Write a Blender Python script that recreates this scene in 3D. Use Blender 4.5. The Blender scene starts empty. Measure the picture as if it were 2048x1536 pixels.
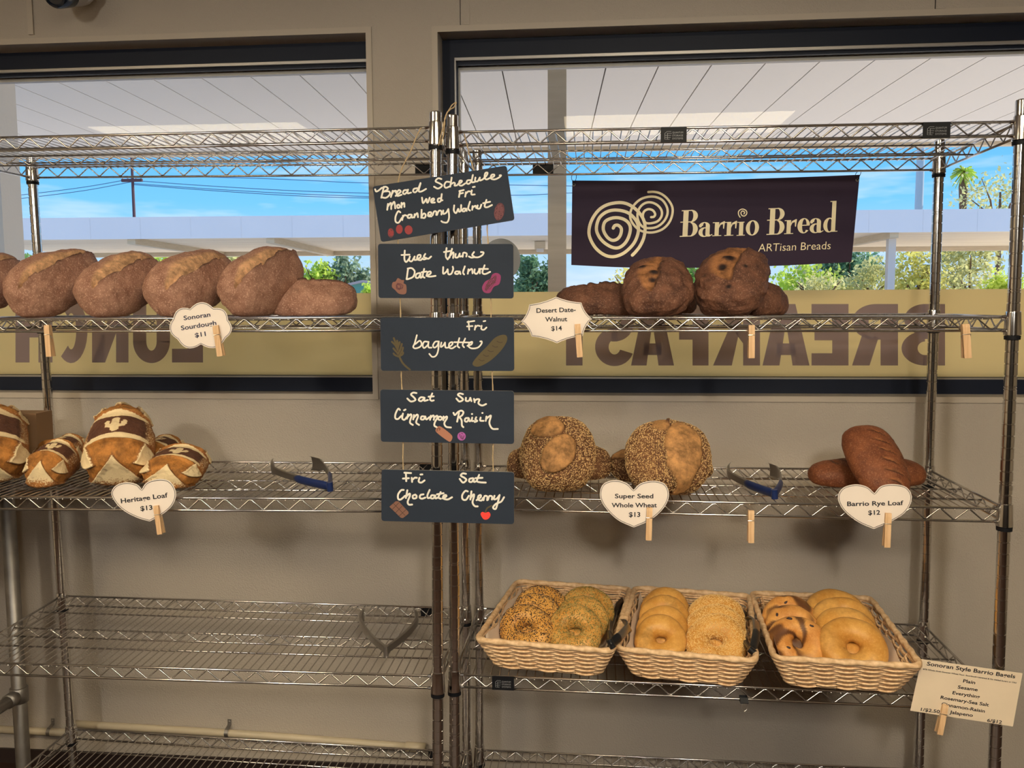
import bpy, bmesh, math, random
import numpy as np
from mathutils import Vector, Matrix
C = bpy.context.scene.collection
sc = bpy.context.scene
rnd = random.Random(7)
PI = math.pi

# ------------------------------------------------------------------ camera
F = 1718.87                                   # focal length in pixels of a 2048 x 1536 frame
CAM = np.array([0.3218, -1.8937, 1.4301])
PITCH, YAW, ROLL = 0.09293, 0.09706, 0.00509
def _axes():
    cy, sy, cp, sp, cr, sr = math.cos(YAW), math.sin(YAW), math.cos(PITCH), math.sin(PITCH), math.cos(ROLL), math.sin(ROLL)
    fwd = np.array([-sy*cp, cy*cp, -sp]); right = np.array([cy, sy, 0.0]); down = np.cross(fwd, right)
    return cr*right+sr*down, -sr*right+cr*down, fwd
RGT, DWN, FWD = _axes()
cd = bpy.data.cameras.new('camera'); cam = bpy.data.objects.new('camera', cd); C.objects.link(cam)
cd.sensor_fit = 'HORIZONTAL'; cd.sensor_width = 36.0; cd.lens = F/2048*36.0
cd.clip_start = 0.05; cd.clip_end = 500
m = Matrix.Identity(4)
for i in range(3):
    m[i][0], m[i][1], m[i][2], m[i][3] = RGT[i], -DWN[i], -FWD[i], CAM[i]
cam.matrix_world = m
sc.camera = cam

def ray(px, py): return RGT*((px-1024)/F)+DWN*((py-768)/F)+FWD
def at_y(px, py, Y):
    r = ray(px, py); return CAM+r*((Y-CAM[1])/r[1])
def at_z(px, py, z):
    r = ray(px, py); return CAM+r*((z-CAM[2])/r[2])
def at_d(px, py, d):
    r = ray(px, py); return CAM+r*d
def at_plane(px, py, p0, n):
    r = ray(px, py); n = np.array(n); return CAM+r*(((np.array(p0)-CAM)@n)/(r@n))
def project(P):
    q = np.asarray(P)-CAM; z = q@FWD
    return np.stack([1024+F*(q@RGT)/z, 768+F*(q@DWN)/z], -1)

# ------------------------------------------------------------------ view, world, sun
sc.view_settings.view_transform = 'Standard'; sc.view_settings.look = 'None'
sc.view_settings.gamma = 1.0; sc.view_settings.use_curve_mapping = False
sc.view_settings.exposure = 0.0
try:
    sc.cycles.use_denoising = True
    sc.cycles.max_bounces = 10; sc.cycles.transparent_max_bounces = 12
    sc.cycles.caustics_reflective = False; sc.cycles.caustics_refractive = False
    sc.cycles.sample_clamp_indirect = 6.0
except Exception:
    pass
LAMP = 26.0                                   # radiance of the ceiling light diffusers
SUN = 6.6
SKY = 1.25

def S(r, g, b, a=1.0):
    f = lambda c: (c/255/12.92) if c/255 <= 0.04045 else ((c/255+0.055)/1.055)**2.4
    return (f(r), f(g), f(b), a)

w = bpy.data.worlds.new('sky'); sc.world = w; w.use_nodes = True
nt = w.node_tree; nt.nodes.clear()
def N(t, typ, **kw):
    n = t.nodes.new(typ)
    for k, v in kw.items(): setattr(n, k, v)
    return n
tc = N(nt, 'ShaderNodeTexCoord'); sep = N(nt, 'ShaderNodeSeparateXYZ'); nt.links.new(tc.outputs['Generated'], sep.inputs[0])
cr = N(nt, 'ShaderNodeValToRGB'); nt.links.new(sep.outputs['Z'], cr.inputs[0])
els = cr.color_ramp.elements
els[0].position = 0.0; els[0].color = S(196, 214, 236)
els[1].position = 0.6; els[1].color = S(70, 140, 225)
e = els.new(0.05); e.color = S(176, 212, 246)
e = els.new(0.11); e.color = S(118, 196, 250)
e = els.new(0.2); e.color = S(92, 176, 246)
mp = N(nt, 'ShaderNodeMapping'); mp.inputs['Scale'].default_value = (2.2, 2.2, 12.0)
mp.inputs['Rotation'].default_value = (0.0, 0.12, 0.0)
nt.links.new(tc.outputs['Generated'], mp.inputs[0])
nz = N(nt, 'ShaderNodeTexNoise'); nz.inputs['Scale'].default_value = 2.1; nz.inputs['Detail'].default_value = 4; nz.inputs['Roughness'].default_value = 0.6
nt.links.new(mp.outputs[0], nz.inputs['Vector'])
cr2 = N(nt, 'ShaderNodeValToRGB'); cr2.color_ramp.elements[0].position = 0.52; cr2.color_ramp.elements[1].position = 0.78
cr2.color_ramp.elements[1].color = (0.75, 0.75, 0.75, 1)
nt.links.new(nz.outputs['Fac'], cr2.inputs[0])
mx = N(nt, 'ShaderNodeMixRGB'); mx.inputs[2].default_value = S(236, 242, 250)
nt.links.new(cr2.outputs[0], mx.inputs[0]); nt.links.new(cr.outputs[0], mx.inputs[1])
bg = N(nt, 'ShaderNodeBackground'); bg.inputs[1].default_value = SKY; nt.links.new(mx.outputs[0], bg.inputs[0])
wo = N(nt, 'ShaderNodeOutputWorld'); nt.links.new(bg.outputs[0], wo.inputs[0])

sl = bpy.data.lights.new('sun', 'SUN'); sl.energy = SUN; sl.angle = 0.009; sl.color = (1.0, 0.93, 0.82)
so = bpy.data.objects.new('sun', sl); C.objects.link(so)
so.rotation_euler = Vector((0.75, 0.30, 0.62)).to_track_quat('Z', 'Y').to_euler()
so.location = (30, 20, 30)

# ------------------------------------------------------------------ mesh builder
class MB:
    def __init__(s): s.v = []; s.f = []; s.m = []
    def add(s, vs, fs, mi=0):
        o = len(s.v); s.v.extend([tuple(map(float, p)) for p in vs])
        for f in fs: s.f.append(tuple(i+o for i in f)); s.m.append(mi)
    def box(s, lo, hi, mi=0, M=None):
        x0, y0, z0 = lo; x1, y1, z1 = hi
        vs = [(x0,y0,z0),(x1,y0,z0),(x1,y1,z0),(x0,y1,z0),(x0,y0,z1),(x1,y0,z1),(x1,y1,z1),(x0,y1,z1)]
        if M is not None: vs = [M @ Vector(p) for p in vs]
        s.add(vs, [(0,3,2,1),(4,5,6,7),(0,1,5,4),(1,2,6,5),(2,3,7,6),(3,0,4,7)], mi)
    def tube(s, pts, r, n=8, mi=0, closed=False, caps=True, up=None):
        P = [np.array(p, float) for p in pts]; k = len(P)
        rs = r if hasattr(r, '__len__') else [r]*k
        T = []
        for i in range(k):
            a = P[(i-1) % k] if (closed or i > 0) else P[i]; b = P[(i+1) % k] if (closed or i < k-1) else P[i]
            t = b-a; T.append(t/(np.linalg.norm(t)+1e-12))
        u = np.cross(T[0], [0, 0, 1.0] if up is None else up)
        if np.linalg.norm(u) < 1e-3: u = np.cross(T[0], [1.0, 0, 0])
        vs = []
        for i in range(k):
            u = u-T[i]*(u@T[i]); u /= (np.linalg.norm(u)+1e-12); w_ = np.cross(T[i], u)
            for j in range(n):
                a = 2*PI*j/n; vs.append(P[i]+rs[i]*(math.cos(a)*u+math.sin(a)*w_))
        fs = []
        for i in range(k if closed else k-1):
            for j in range(n):
                a = i*n+j; b = i*n+(j+1) % n; c = ((i+1) % k)*n+(j+1) % n; d = ((i+1) % k)*n+j
                fs.append((a, b, c, d))
        if caps and not closed:
            fs.append(tuple(range(n-1, -1, -1))); fs.append(tuple((k-1)*n+j for j in range(n)))
        s.add(vs, fs, mi)
    def lathe(s, prof, base, top, n=20, mi=0):
        # prof: list of (t metres along axis, radius)
        a = np.array(base, float); b = np.array(top, float); L = np.linalg.norm(b-a); ax = (b-a)/L
        u = np.cross(ax, [0, 1.0, 0]);
        if np.linalg.norm(u) < 1e-3: u = np.cross(ax, [1.0, 0, 0])
        u /= np.linalg.norm(u); w_ = np.cross(ax, u); vs = []; fs = []
        for t, r in prof:
            for j in range(n):
                q = 2*PI*j/n; vs.append(a+ax*t+r*(math.cos(q)*u+math.sin(q)*w_))
        for i in range(len(prof)-1):
            for j in range(n):
                fs.append((i*n+j, i*n+(j+1) % n, (i+1)*n+(j+1) % n, (i+1)*n+j))
        fs.append(tuple(range(n-1, -1, -1))); fs.append(tuple((len(prof)-1)*n+j for j in range(n)))
        s.add(vs, fs, mi)
    def poly(s, pts, mi=0): s.add(pts, [tuple(range(len(pts)))], mi)
    def prism(s, pts, off, mi=0, side=None):
        # pts: planar outline, off: offset vector of the back face
        k = len(pts); P = [np.array(p, float) for p in pts]; Q = [p+np.array(off) for p in P]
        s.add(P+Q, [tuple(range(k)), tuple(range(2*k-1, k-1, -1))], mi)
        s.add(P+Q, [(i, i+k, (i+1) % k+k, (i+1) % k) for i in range(k)], mi if side is None else side)
    def arr(s): return np.array(s.v)

def base_of(parent):
    L = Vector((0, 0, 0)); p = parent
    while p is not None: L += p.location; p = p.parent
    return L
def mesh(name, mb, mats, smooth=False, org=(0, 0, 0), attr=None):
    me = bpy.data.meshes.new(name)
    o = np.array(org, float)
    me.from_pydata([tuple(np.array(v)-o) for v in mb.v], [], mb.f)
    for mt in (mats if isinstance(mats, (list, tuple)) else [mats]): me.materials.append(mt)
    if max(mb.m, default=0) > 0: me.polygons.foreach_set('material_index', mb.m)
    if smooth: me.polygons.foreach_set('use_smooth', [True]*len(me.polygons))
    if attr is not None:
        ca = me.color_attributes.new('marks', 'FLOAT_COLOR', 'POINT')
        ca.data.foreach_set('color', np.asarray(attr, np.float32).ravel())
    me.update()
    return me
def soft(o, ang=0.6):
    # smooth shading with hard edges kept
    me = o.data; me.polygons.foreach_set('use_smooth', [True]*len(me.polygons))
    try: me.set_sharp_from_angle(angle=ang)
    except Exception: pass
    return o
def thing(name, label, cat, loc, group=None, rot=None):
    o = bpy.data.objects.new(name, None); C.objects.link(o); o.location = loc; o.empty_display_size = 0.02
    if rot: o.rotation_euler = rot
    o['label'] = label; o['category'] = cat
    if group: o['group'] = group
    return o
def part(name, mb, mats, parent, smooth=False, label=None, kind=None, attr=None):
    # world-space geometry under a thing that is only translated
    o = bpy.data.objects.new(name, mesh(name, mb, mats, smooth, base_of(parent), attr)); C.objects.link(o); o.parent = parent
    if label: o['label'] = label
    if kind: o['kind'] = kind
    return o
def lpart(name, mb, mats, parent, smooth=False, label=None, kind=None, attr=None):
    # geometry already in the parent's own space
    o = bpy.data.objects.new(name, mesh(name, mb, mats, smooth, (0, 0, 0), attr)); C.objects.link(o); o.parent = parent
    if label: o['label'] = label
    if kind: o['kind'] = kind
    return o
def single(name, mb, mats, label, cat, group=None, smooth=False, attr=None, kind=None):
    A = mb.arr(); org = ((A[:, 0].min()+A[:, 0].max())/2, (A[:, 1].min()+A[:, 1].max())/2, A[:, 2].min())
    o = bpy.data.objects.new(name, mesh(name, mb, mats, smooth, org, attr)); C.objects.link(o); o.location = org
    o['label'] = label; o['category'] = cat
    if group: o['group'] = group
    if kind: o['kind'] = kind
    return o
def struct(name, mb, mats, smooth=False, parent=None):
    o = bpy.data.objects.new(name, mesh(name, mb, mats, smooth, base_of(parent) if parent else (0, 0, 0))); C.objects.link(o)
    if parent: o.parent = parent
    else: o['kind'] = 'structure'
    return o
def copy_tree(o, parent=None):
    c = o.copy(); C.objects.link(c)
    if parent is not None: c.parent = parent
    for ch in list(o.children): copy_tree(ch, c)
    return c

# ------------------------------------------------------------------ materials
def pbr(name, col, rough=0.5, metal=0.0, bump=0.0, bscale=60.0, var=0.0, vscale=8.0, spec=0.5, trans=0.0, emit=None, estr=0.0, coat=0.0):
    mt = bpy.data.materials.new(name); mt.use_nodes = True; t = mt.node_tree
    b = t.nodes['Principled BSDF']; b.inputs['Base Color'].default_value = col
    b.inputs['Roughness'].default_value = rough; b.inputs['Metallic'].default_value = metal
    b.inputs['Specular IOR Level'].default_value = spec; b.inputs['Coat Weight'].default_value = coat
    if emit is not None:
        b.inputs['Emission Color'].default_value = emit; b.inputs['Emission Strength'].default_value = estr
    co = N(t, 'ShaderNodeTexCoord')
    if var > 0:
        n = N(t, 'ShaderNodeTexNoise'); n.inputs['Scale'].default_value = vscale; n.inputs['Detail'].default_value = 5
        t.links.new(co.outputs['Object'], n.inputs['Vector'])
        r = N(t, 'ShaderNodeMapRange'); r.inputs[1].default_value = 0.3; r.inputs[2].default_value = 0.7
        r.inputs[3].default_value = 1-var; r.inputs[4].default_value = 1+var
        t.links.new(n.outputs['Fac'], r.inputs[0])
        mm = N(t, 'ShaderNodeVectorMath', operation='SCALE'); mm.inputs[0].default_value = col[:3]
        t.links.new(r.outputs[0], mm.inputs['Scale']); t.links.new(mm.outputs[0], b.inputs['Base Color'])
    if bump > 0:
        n = N(t, 'ShaderNodeTexNoise'); n.inputs['Scale'].default_value = bscale; n.inputs['Detail'].default_value = 4
        t.links.new(co.outputs['Object'], n.inputs['Vector'])
        bb = N(t, 'ShaderNodeBump'); bb.inputs['Strength'].default_value = bump; bb.inputs['Distance'].default_value = 0.004
        t.links.new(n.outputs['Fac'], bb.inputs['Height']); t.links.new(bb.outputs[0], b.inputs['Normal'])
    return mt

def streaked(name, c1, c2, scale=(1, 60, 1), rough=0.6, bump=0.15):
    mt = bpy.data.materials.new(name); mt.use_nodes = True; t = mt.node_tree; b = t.nodes['Principled BSDF']
    co = N(t, 'ShaderNodeTexCoord'); mp = N(t, 'ShaderNodeMapping'); mp.inputs['Scale'].default_value = scale
    t.links.new(co.outputs['Object'], mp.inputs[0])
    n = N(t, 'ShaderNodeTexNoise'); n.inputs['Scale'].default_value = 4; n.inputs['Detail'].default_value = 6; t.links.new(mp.outputs[0], n.inputs['Vector'])
    r = N(t, 'ShaderNodeValToRGB'); r.color_ramp.elements[0].position = 0.35; r.color_ramp.elements[1].position = 0.65
    r.color_ramp.elements[0].color = c1; r.color_ramp.elements[1].color = c2
    t.links.new(n.outputs['Fac'], r.inputs[0]); t.links.new(r.outputs[0], b.inputs['Base Color']); b.inputs['Roughness'].default_value = rough
    if bump:
        bb = N(t, 'ShaderNodeBump'); bb.inputs['Strength'].default_value = bump; bb.inputs['Distance'].default_value = 0.002
        t.links.new(n.outputs['Fac'], bb.inputs['Height']); t.links.new(bb.outputs[0], b.inputs['Normal'])
    return mt

def bread(name, c1, c2, crumb, flour, dark, speck=0.5, rough=0.62, fine=300.0, bump=0.6):
    """crust colours mixed by noise; the point attribute says where flour (R), opened crumb (G) or scorched edge (B) lies"""
    mt = bpy.data.materials.new(name); mt.use_nodes = True; t = mt.node_tree; b = t.nodes['Principled BSDF']
    L = t.links.new
    co = N(t, 'ShaderNodeTexCoord'); at = N(t, 'ShaderNodeAttribute', attribute_name='marks')
    sp = N(t, 'ShaderNodeSeparateColor'); L(at.outputs['Color'], sp.inputs[0])
    def noise(scale, det=5, rg=0.6):
        n = N(t, 'ShaderNodeTexNoise'); n.inputs['Scale'].default_value = scale; n.inputs['Detail'].default_value = det
        n.inputs['Roughness'].default_value = rg; L(co.outputs['Object'], n.inputs['Vector']); return n
    n1 = noise(26, 7, 0.68); r1 = N(t, 'ShaderNodeValToRGB'); r1.color_ramp.elements[0].position = 0.36; r1.color_ramp.elements[1].position = 0.66
    r1.color_ramp.elements[0].color = c1; r1.color_ramp.elements[1].color = c2; L(n1.outputs['Fac'], r1.inputs[0])
    # pale blisters
    vz = noise(fine, 2, 0.5); rz = N(t, 'ShaderNodeMapRange'); rz.inputs[1].default_value = 0.55; rz.inputs[2].default_value = 0.66
    rz.inputs[3].default_value = 0; rz.inputs[4].default_value = speck; L(vz.outputs['Fac'], rz.inputs[0])
    m0 = N(t, 'ShaderNodeMixRGB'); L(rz.outputs[0], m0.inputs[0]); L(r1.outputs[0], m0.inputs[1]); m0.inputs[2].default_value = tuple(min(1, 0.35*flour[i]+0.65*c2[i]*1.6) for i in range(3))+(1,)
    # crumb
    n2 = noise(34, 7, 0.72); r2 = N(t, 'ShaderNodeMixRGB'); r2.inputs[1].default_value = tuple(c*0.42 for c in crumb[:3])+(1,); r2.inputs[2].default_value = tuple(min(1, c*1.12) for c in crumb[:3])+(1,)
    r2m = N(t, 'ShaderNodeMapRange'); r2m.inputs[1].default_value = 0.38; r2m.inputs[2].default_value = 0.62; L(n2.outputs['Fac'], r2m.inputs[0]); L(r2m.outputs[0], r2.inputs[0])
    m1 = N(t, 'ShaderNodeMixRGB'); L(sp.outputs[1], m1.inputs[0]); L(m0.outputs[0], m1.inputs[1]); L(r2.outputs[0], m1.inputs[2])
    # scorched
    m2 = N(t, 'ShaderNodeMixRGB'); L(sp.outputs[2], m2.inputs[0]); L(m1.outputs[0], m2.inputs[1]); m2.inputs[2].default_value = dark
    # flour, broken up by fine noise at its margins
    n3 = noise(260, 4, 0.6); ma = N(t, 'ShaderNodeMath', operation='ADD'); L(sp.outputs[0], ma.inputs[0])
    ms = N(t, 'ShaderNodeMapRange'); ms.inputs[1].default_value = 0.3; ms.inputs[2].default_value = 0.7; ms.inputs[3].default_value = -0.45; ms.inputs[4].default_value = 0.3
    L(n3.outputs['Fac'], ms.inputs[0]); L(ms.outputs[0], ma.inputs[1])
    mk = N(t, 'ShaderNodeMapRange'); mk.inputs[1].default_value = 0.3; mk.inputs[2].default_value = 0.62; L(ma.outputs[0], mk.inputs[0])
    m3 = N(t, 'ShaderNodeMixRGB'); L(mk.outputs[0], m3.inputs[0]); L(m2.outputs[0], m3.inputs[1]); m3.inputs[2].default_value = flour
    L(m3.outputs[0], b.inputs['Base Color']); b.inputs['Roughness'].default_value = rough; b.inputs['Specular IOR Level'].default_value = 0.3
    nb = noise(110, 8, 0.72); bb = N(t, 'ShaderNodeBump'); bb.inputs['Strength'].default_value = bump; bb.inputs['Distance'].default_value = 0.006
    L(nb.outputs['Fac'], bb.inputs['Height']); L(bb.outputs[0], b.inputs['Normal'])
    return mt

M = {}
M['wall'] = pbr('painted_wall', S(185, 175, 163), 0.62, bump=0.55, bscale=240, var=0.03, vscale=3)
M['trim'] = pbr('painted_trim', S(190, 179, 165), 0.5)
M['ceil'] = pbr('ceiling_paint', S(228, 224, 218), 0.9)
M['floor'] = pbr('floor_tile', S(48, 27, 18), 0.6, var=0.2, vscale=4)
M['base'] = pbr('baseboard_vinyl', S(46, 34, 32), 0.5)
M['back'] = pbr('back_wall_paint', S(104, 90, 78), 0.7)
M['panel'] = pbr('back_panel', S(38, 28, 24), 0.55, var=0.15)
M['frame'] = pbr('bronze_aluminium', S(22, 29, 46), 0.5, metal=0.0, spec=0.25, bump=0.05)
M['bead'] = pbr('silver_bead', S(180, 176, 172), 0.35, metal=0.6)
M['lip'] = pbr('outer_lip', S(206, 198, 190), 0.5)
M['chrome'] = pbr('chrome', (0.72, 0.70, 0.68, 1), 0.13, metal=1.0)
M['wire'] = pbr('chromed_wire', (0.66, 0.64, 0.63, 1), 0.22, metal=1.0)
M['black'] = pbr('black_plastic', S(20, 21, 26), 0.55, spec=0.2)
M['plate_ink'] = pbr('plate_white_print', S(132, 134, 140), 0.5)
M['slate'] = pbr('slate', S(38, 47, 62), 0.7, spec=0.3, var=0.1, vscale=9, bump=0.08, bscale=120)
M['slate_edge'] = pbr('slate_edge', S(150, 146, 142), 0.7)
M['chalk'] = pbr('chalk_white', S(232, 228, 218), 0.8)
M['cord'] = pbr('jute', S(188, 164, 128), 0.9, bump=0.4, bscale=400)
M['card'] = pbr('white_card', S(236, 224, 214), 0.6, var=0.02, vscale=12)
M['sheet'] = pbr('laminated_sheet', S(232, 214, 190), 0.45, var=0.03, vscale=14)
M['ink'] = pbr('black_ink', S(28, 28, 34), 0.6)
M['ink_blue'] = pbr('navy_ink', S(44, 46, 72), 0.6)
M['pin'] = streaked('clothespin_wood', S(205, 165, 122), S(226, 190, 148), (40, 40, 2), 0.6, 0.1)
M['spring'] = pbr('spring_steel', (0.6, 0.58, 0.55, 1), 0.3, metal=1.0)
M['banner'] = pbr('banner_vinyl', S(54, 42, 62), 0.6, bump=0.02, spec=0.15)
M['gold'] = pbr('banner_cream_print', S(255, 240, 200), 0.5)
M['tong_steel'] = pbr('brushed_steel', (0.42, 0.40, 0.38, 1), 0.34, metal=1.0, bump=0.1)
M['tong_blue'] = pbr('blue_grip', S(22, 42, 92), 0.35)
M['tong_black'] = pbr('black_grip', S(22, 24, 28), 0.35)
M['wicker'] = streaked('wicker', S(206, 166, 124), S(236, 202, 160), (30, 30, 30), 0.6, 0.25)
M['rim'] = streaked('wicker_rim', S(200, 162, 120), S(230, 198, 158), (20, 20, 20), 0.6, 0.3)
M['paper'] = pbr('parchment', S(226, 206, 186), 0.7)
M['pipe'] = pbr('white_conduit', S(196, 182, 156), 0.45, var=0.05)
M['galv'] = pbr('galvanised', (0.34, 0.32, 0.30, 1), 0.5, metal=1.0, var=0.15, vscale=20)
M['cardboard'] = pbr('cardboard', S(150, 118, 88), 0.85)
M['camera_white'] = pbr('camera_housing', S(205, 200, 196), 0.45)
M['camera_dark'] = pbr('camera_face', S(26, 34, 48), 0.2)
M['seed'] = pbr('sesame_seed', S(214, 178, 122), 0.55)
M['seed2'] = pbr('toasted_seed', S(128, 92, 60), 0.55)
M['poppy'] = pbr('poppy_seed', S(48, 36, 30), 0.6)
M['herb'] = pbr('rosemary', S(104, 98, 46), 0.7)
M['herb2'] = pbr('dried_herb', S(172, 154, 92), 0.7)
# outdoors
M['canopy'] = pbr('canopy_panel', S(216, 208, 200), 0.7, bump=0.3, bscale=14)
M['canopy_gap'] = pbr('canopy_joint', S(122, 114, 106), 0.9)
M['tan'] = streaked('tan_paint', S(196, 178, 150), S(206, 188, 160), (1, 1, 8), 0.7, 0.0)
M['stucco'] = pbr('white_stucco', S(226, 216, 202), 0.8, bump=0.2)
M['fascia'] = pbr('white_fascia', S(234, 230, 228), 0.5, var=0.03, vscale=0.6)
M['under'] = streaked('canopy_underside', S(226, 204, 176), S(246, 230, 204), (0.05, 3, 1), 0.8, 0.0)
M['ground'] = pbr('concrete', S(230, 220, 206), 0.9, var=0.05, vscale=0.5)
M['brown'] = pbr('pole_wood', S(92, 66, 70), 0.9)
M['steelpole'] = pbr('pale_steel_pole', S(176, 190, 200), 0.5)
M['line'] = pbr('power_cable', S(66, 100, 140), 0.7)
M['bark'] = pbr('bark', S(116, 88, 66), 0.9)
M['roof'] = pbr('grey_roof', S(170, 160, 160), 0.9)
M['teal'] = pbr('teal_siding', S(92, 150, 142), 0.8)
M['pinkwall'] = pbr('pale_wall', S(206, 190, 186), 0.8)
def leaf(name, c):
    mt = bpy.data.materials.new(name); mt.use_nodes = True; t = mt.node_tree; b = t.nodes['Principled BSDF']
    co = N(t, 'ShaderNodeTexCoord'); n = N(t, 'ShaderNodeTexNoise'); n.inputs['Scale'].default_value = 1.6; n.inputs['Detail'].default_value = 4
    t.links.new(co.outputs['Object'], n.inputs['Vector'])
    r = N(t, 'ShaderNodeValToRGB'); r.color_ramp.elements[0].position = 0.35; r.color_ramp.elements[1].position = 0.65
    r.color_ramp.elements[0].color = tuple(x*0.6 for x in c[:3])+(1,); r.color_ramp.elements[1].color = c
    t.links.new(n.outputs['Fac'], r.inputs[0]); t.links.new(r.outputs[0], b.inputs['Base Color']); b.inputs['Roughness'].default_value = 0.7
    tr = N(t, 'ShaderNodeBsdfTranslucent'); t.links.new(r.outputs[0], tr.inputs[0])
    mi = N(t, 'ShaderNodeMixShader'); mi.inputs[0].default_value = 0.4
    t.links.new(b.outputs[0], mi.inputs[1]); t.links.new(tr.outputs[0], mi.inputs[2]); t.links.new(mi.outputs[0], t.nodes['Material Output'].inputs[0])
    return mt
M['leaf_lime'] = leaf('leaf_lime', S(222, 240, 104)); M['leaf_green'] = leaf('leaf_green', S(164, 198, 104))
M['leaf_olive'] = leaf('leaf_olive', S(234, 228, 156)); M['leaf_yellow'] = leaf('leaf_yellow', S(250, 240, 136)); M['leaf_dark'] = leaf('leaf_dark', S(138, 174, 128))
M['leaf_grey'] = leaf('leaf_grey', S(168, 186, 148))
def glass_mat():
    mt = bpy.data.materials.new('window_glass'); mt.use_nodes = True; t = mt.node_tree; t.nodes.remove(t.nodes['Principled BSDF'])
    tr = N(t, 'ShaderNodeBsdfTransparent'); tr.inputs[0].default_value = (0.97, 0.98, 0.98, 1)
    gl = N(t, 'ShaderNodeBsdfGlossy'); gl.inputs['Roughness'].default_value = 0.0
    fr = N(t, 'ShaderNodeFresnel'); fr.inputs[0].default_value = 1.175
    mi = N(t, 'ShaderNodeMixShader'); t.links.new(fr.outputs[0], mi.inputs[0]); t.links.new(tr.outputs[0], mi.inputs[1]); t.links.new(gl.outputs[0], mi.inputs[2])
    t.links.new(mi.outputs[0], t.nodes['Material Output'].inputs[0]); return mt
M['glass'] = glass_mat()
def film(name, c, k=0.45):
    mt = bpy.data.materials.new(name); mt.use_nodes = True; t = mt.node_tree; b = t.nodes['Principled BSDF']
    b.inputs['Base Color'].default_value = c; b.inputs['Roughness'].default_value = 0.5
    tr = N(t, 'ShaderNodeBsdfTranslucent'); tr.inputs[0].default_value = c
    mi = N(t, 'ShaderNodeMixShader'); mi.inputs[0].default_value = k
    t.links.new(b.outputs[0], mi.inputs[1]); t.links.new(tr.outputs[0], mi.inputs[2]); t.links.new(mi.outputs[0], t.nodes['Material Output'].inputs[0]); return mt
M['film'] = film('olive_vinyl_film', S(248, 230, 186), 0.7); M['film_ink'] = film('mauve_vinyl_letters', S(172, 152, 160), 0.45)
M['lamp'] = pbr('lamp_diffuser', S(240, 235, 225), 0.6, emit=(1.0, 0.95, 0.82, 1), estr=LAMP)
M['lamp_warm'] = pbr('warm_lamp_diffuser', S(240, 230, 210), 0.6, emit=(1.0, 0.82, 0.54, 1), estr=LAMP)
M['sour'] = bread('sourdough_crust', S(148, 104, 86), S(186, 142, 120), S(224, 176, 134), S(236, 214, 190), S(58, 34, 30), 0.55)
M['walnut'] = bread('walnut_loaf_crust', S(80, 52, 42), S(128, 86, 66), S(172, 118, 76), S(214, 186, 160), S(30, 20, 22), 0.35)
M['herit'] = bread('heritage_crust', S(140, 82, 38), S(186, 122, 62), S(196, 132, 64), S(246, 222, 176), S(78, 50, 44), 0.45)
M['seedy'] = bread('seeded_crust', S(88, 56, 38), S(130, 88, 56), S(200, 148, 94), S(230, 200, 150), S(60, 34, 26), 0.3)
M['rye'] = bread('rye_crust', S(96, 52, 32), S(130, 76, 46), S(158, 100, 60), S(206, 170, 130), S(52, 30, 24), 0.3, fine=300, bump=0.2)
M['bagel'] = bread('bagel_crust', S(186, 128, 54), S(214, 162, 86), S(220, 170, 96), S(244, 214, 150), S(92, 58, 36), 0.15, rough=0.4, bump=0.12)
M['cinn'] = bread('cinnamon_bagel_crust', S(188, 122, 58), S(222, 164, 92), S(226, 172, 104), S(240, 206, 150), S(74, 44, 32), 0.15, rough=0.45, bump=0.15)
M['raisin'] = pbr('raisin', S(48, 30, 32), 0.5)
CH = {k: pbr('chalk_'+k, c, 0.85) for k, c in dict(red=S(150, 62, 66), dull=S(96, 58, 66), brown=S(136, 96, 84), purple=S(146, 62, 108), olive=S(88, 78, 54), cinnamon=S(172, 118, 96), violet=S(172, 92, 168), choc=S(128, 92, 78), cherry=S(236, 70, 62), line=S(60, 44, 42), faint=S(124, 80, 84)).items()}

# ------------------------------------------------------------------ lettering
_tx = {}
def text_geo(s, bold=0.0):
    k = (s, bold)
    if k in _tx: return _tx[k]
    cu = bpy.data.curves.new('t', 'FONT'); cu.body = s; cu.fill_mode = 'FRONT'; cu.resolution_u = 3; cu.offset = bold
    o = bpy.data.objects.new('t', cu); C.objects.link(o)
    dg = bpy.context.evaluated_depsgraph_get(); me = bpy.data.meshes.new_from_object(o.evaluated_get(dg))
    V = np.array([v.co[:2] for v in me.vertices]) if len(me.vertices) else np.zeros((0, 2)); Fc = [tuple(p.vertices) for p in me.polygons]
    bpy.data.objects.remove(o); bpy.data.curves.remove(cu); bpy.data.meshes.remove(me)
    _tx[k] = (V, Fc); return _tx[k]
CAPH = 0.729
def put_text(mb, fn, s, p0, p1, cap, bold=0.02, shear=0.0, mi=0):
    """letters s from pixel p0 to p1 along the baseline, capitals cap pixels high; fn maps a pixel to the surface"""
    V, Fc = text_geo(s, bold); x0, x1 = V[:, 0].min(), V[:, 0].max()
    p0 = np.array(p0, float); p1 = np.array(p1, float); d = p1-p0; L = np.linalg.norm(d); e = d/L; up = np.array([e[1], -e[0]])
    out = []
    for x, y in V:
        h = y/CAPH*cap; out.append(fn(*(p0+e*((x-x0)/(x1-x0)*L+shear*h)+up*h)))
    mb.add(out, Fc, mi)
BW = .02
TEXTS = [('Sonoran', BW), ('Sourdough', BW), ('$11', BW), ('Desert Date-', BW), ('Walnut', BW), ('$14', BW), ('Heritage Loaf', BW), ('$13', BW),
         ('Super Seed', BW), ('Whole Wheat', BW), ('Barrio Rye Loaf', BW), ('$12', BW), ('ARTisan Breads', -.006), ('QUANTUM', .0), ('STORAGE', .0), ('SYSTEMS', .0)]
for a_, b_ in TEXTS: text_geo(a_, b_)
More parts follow.
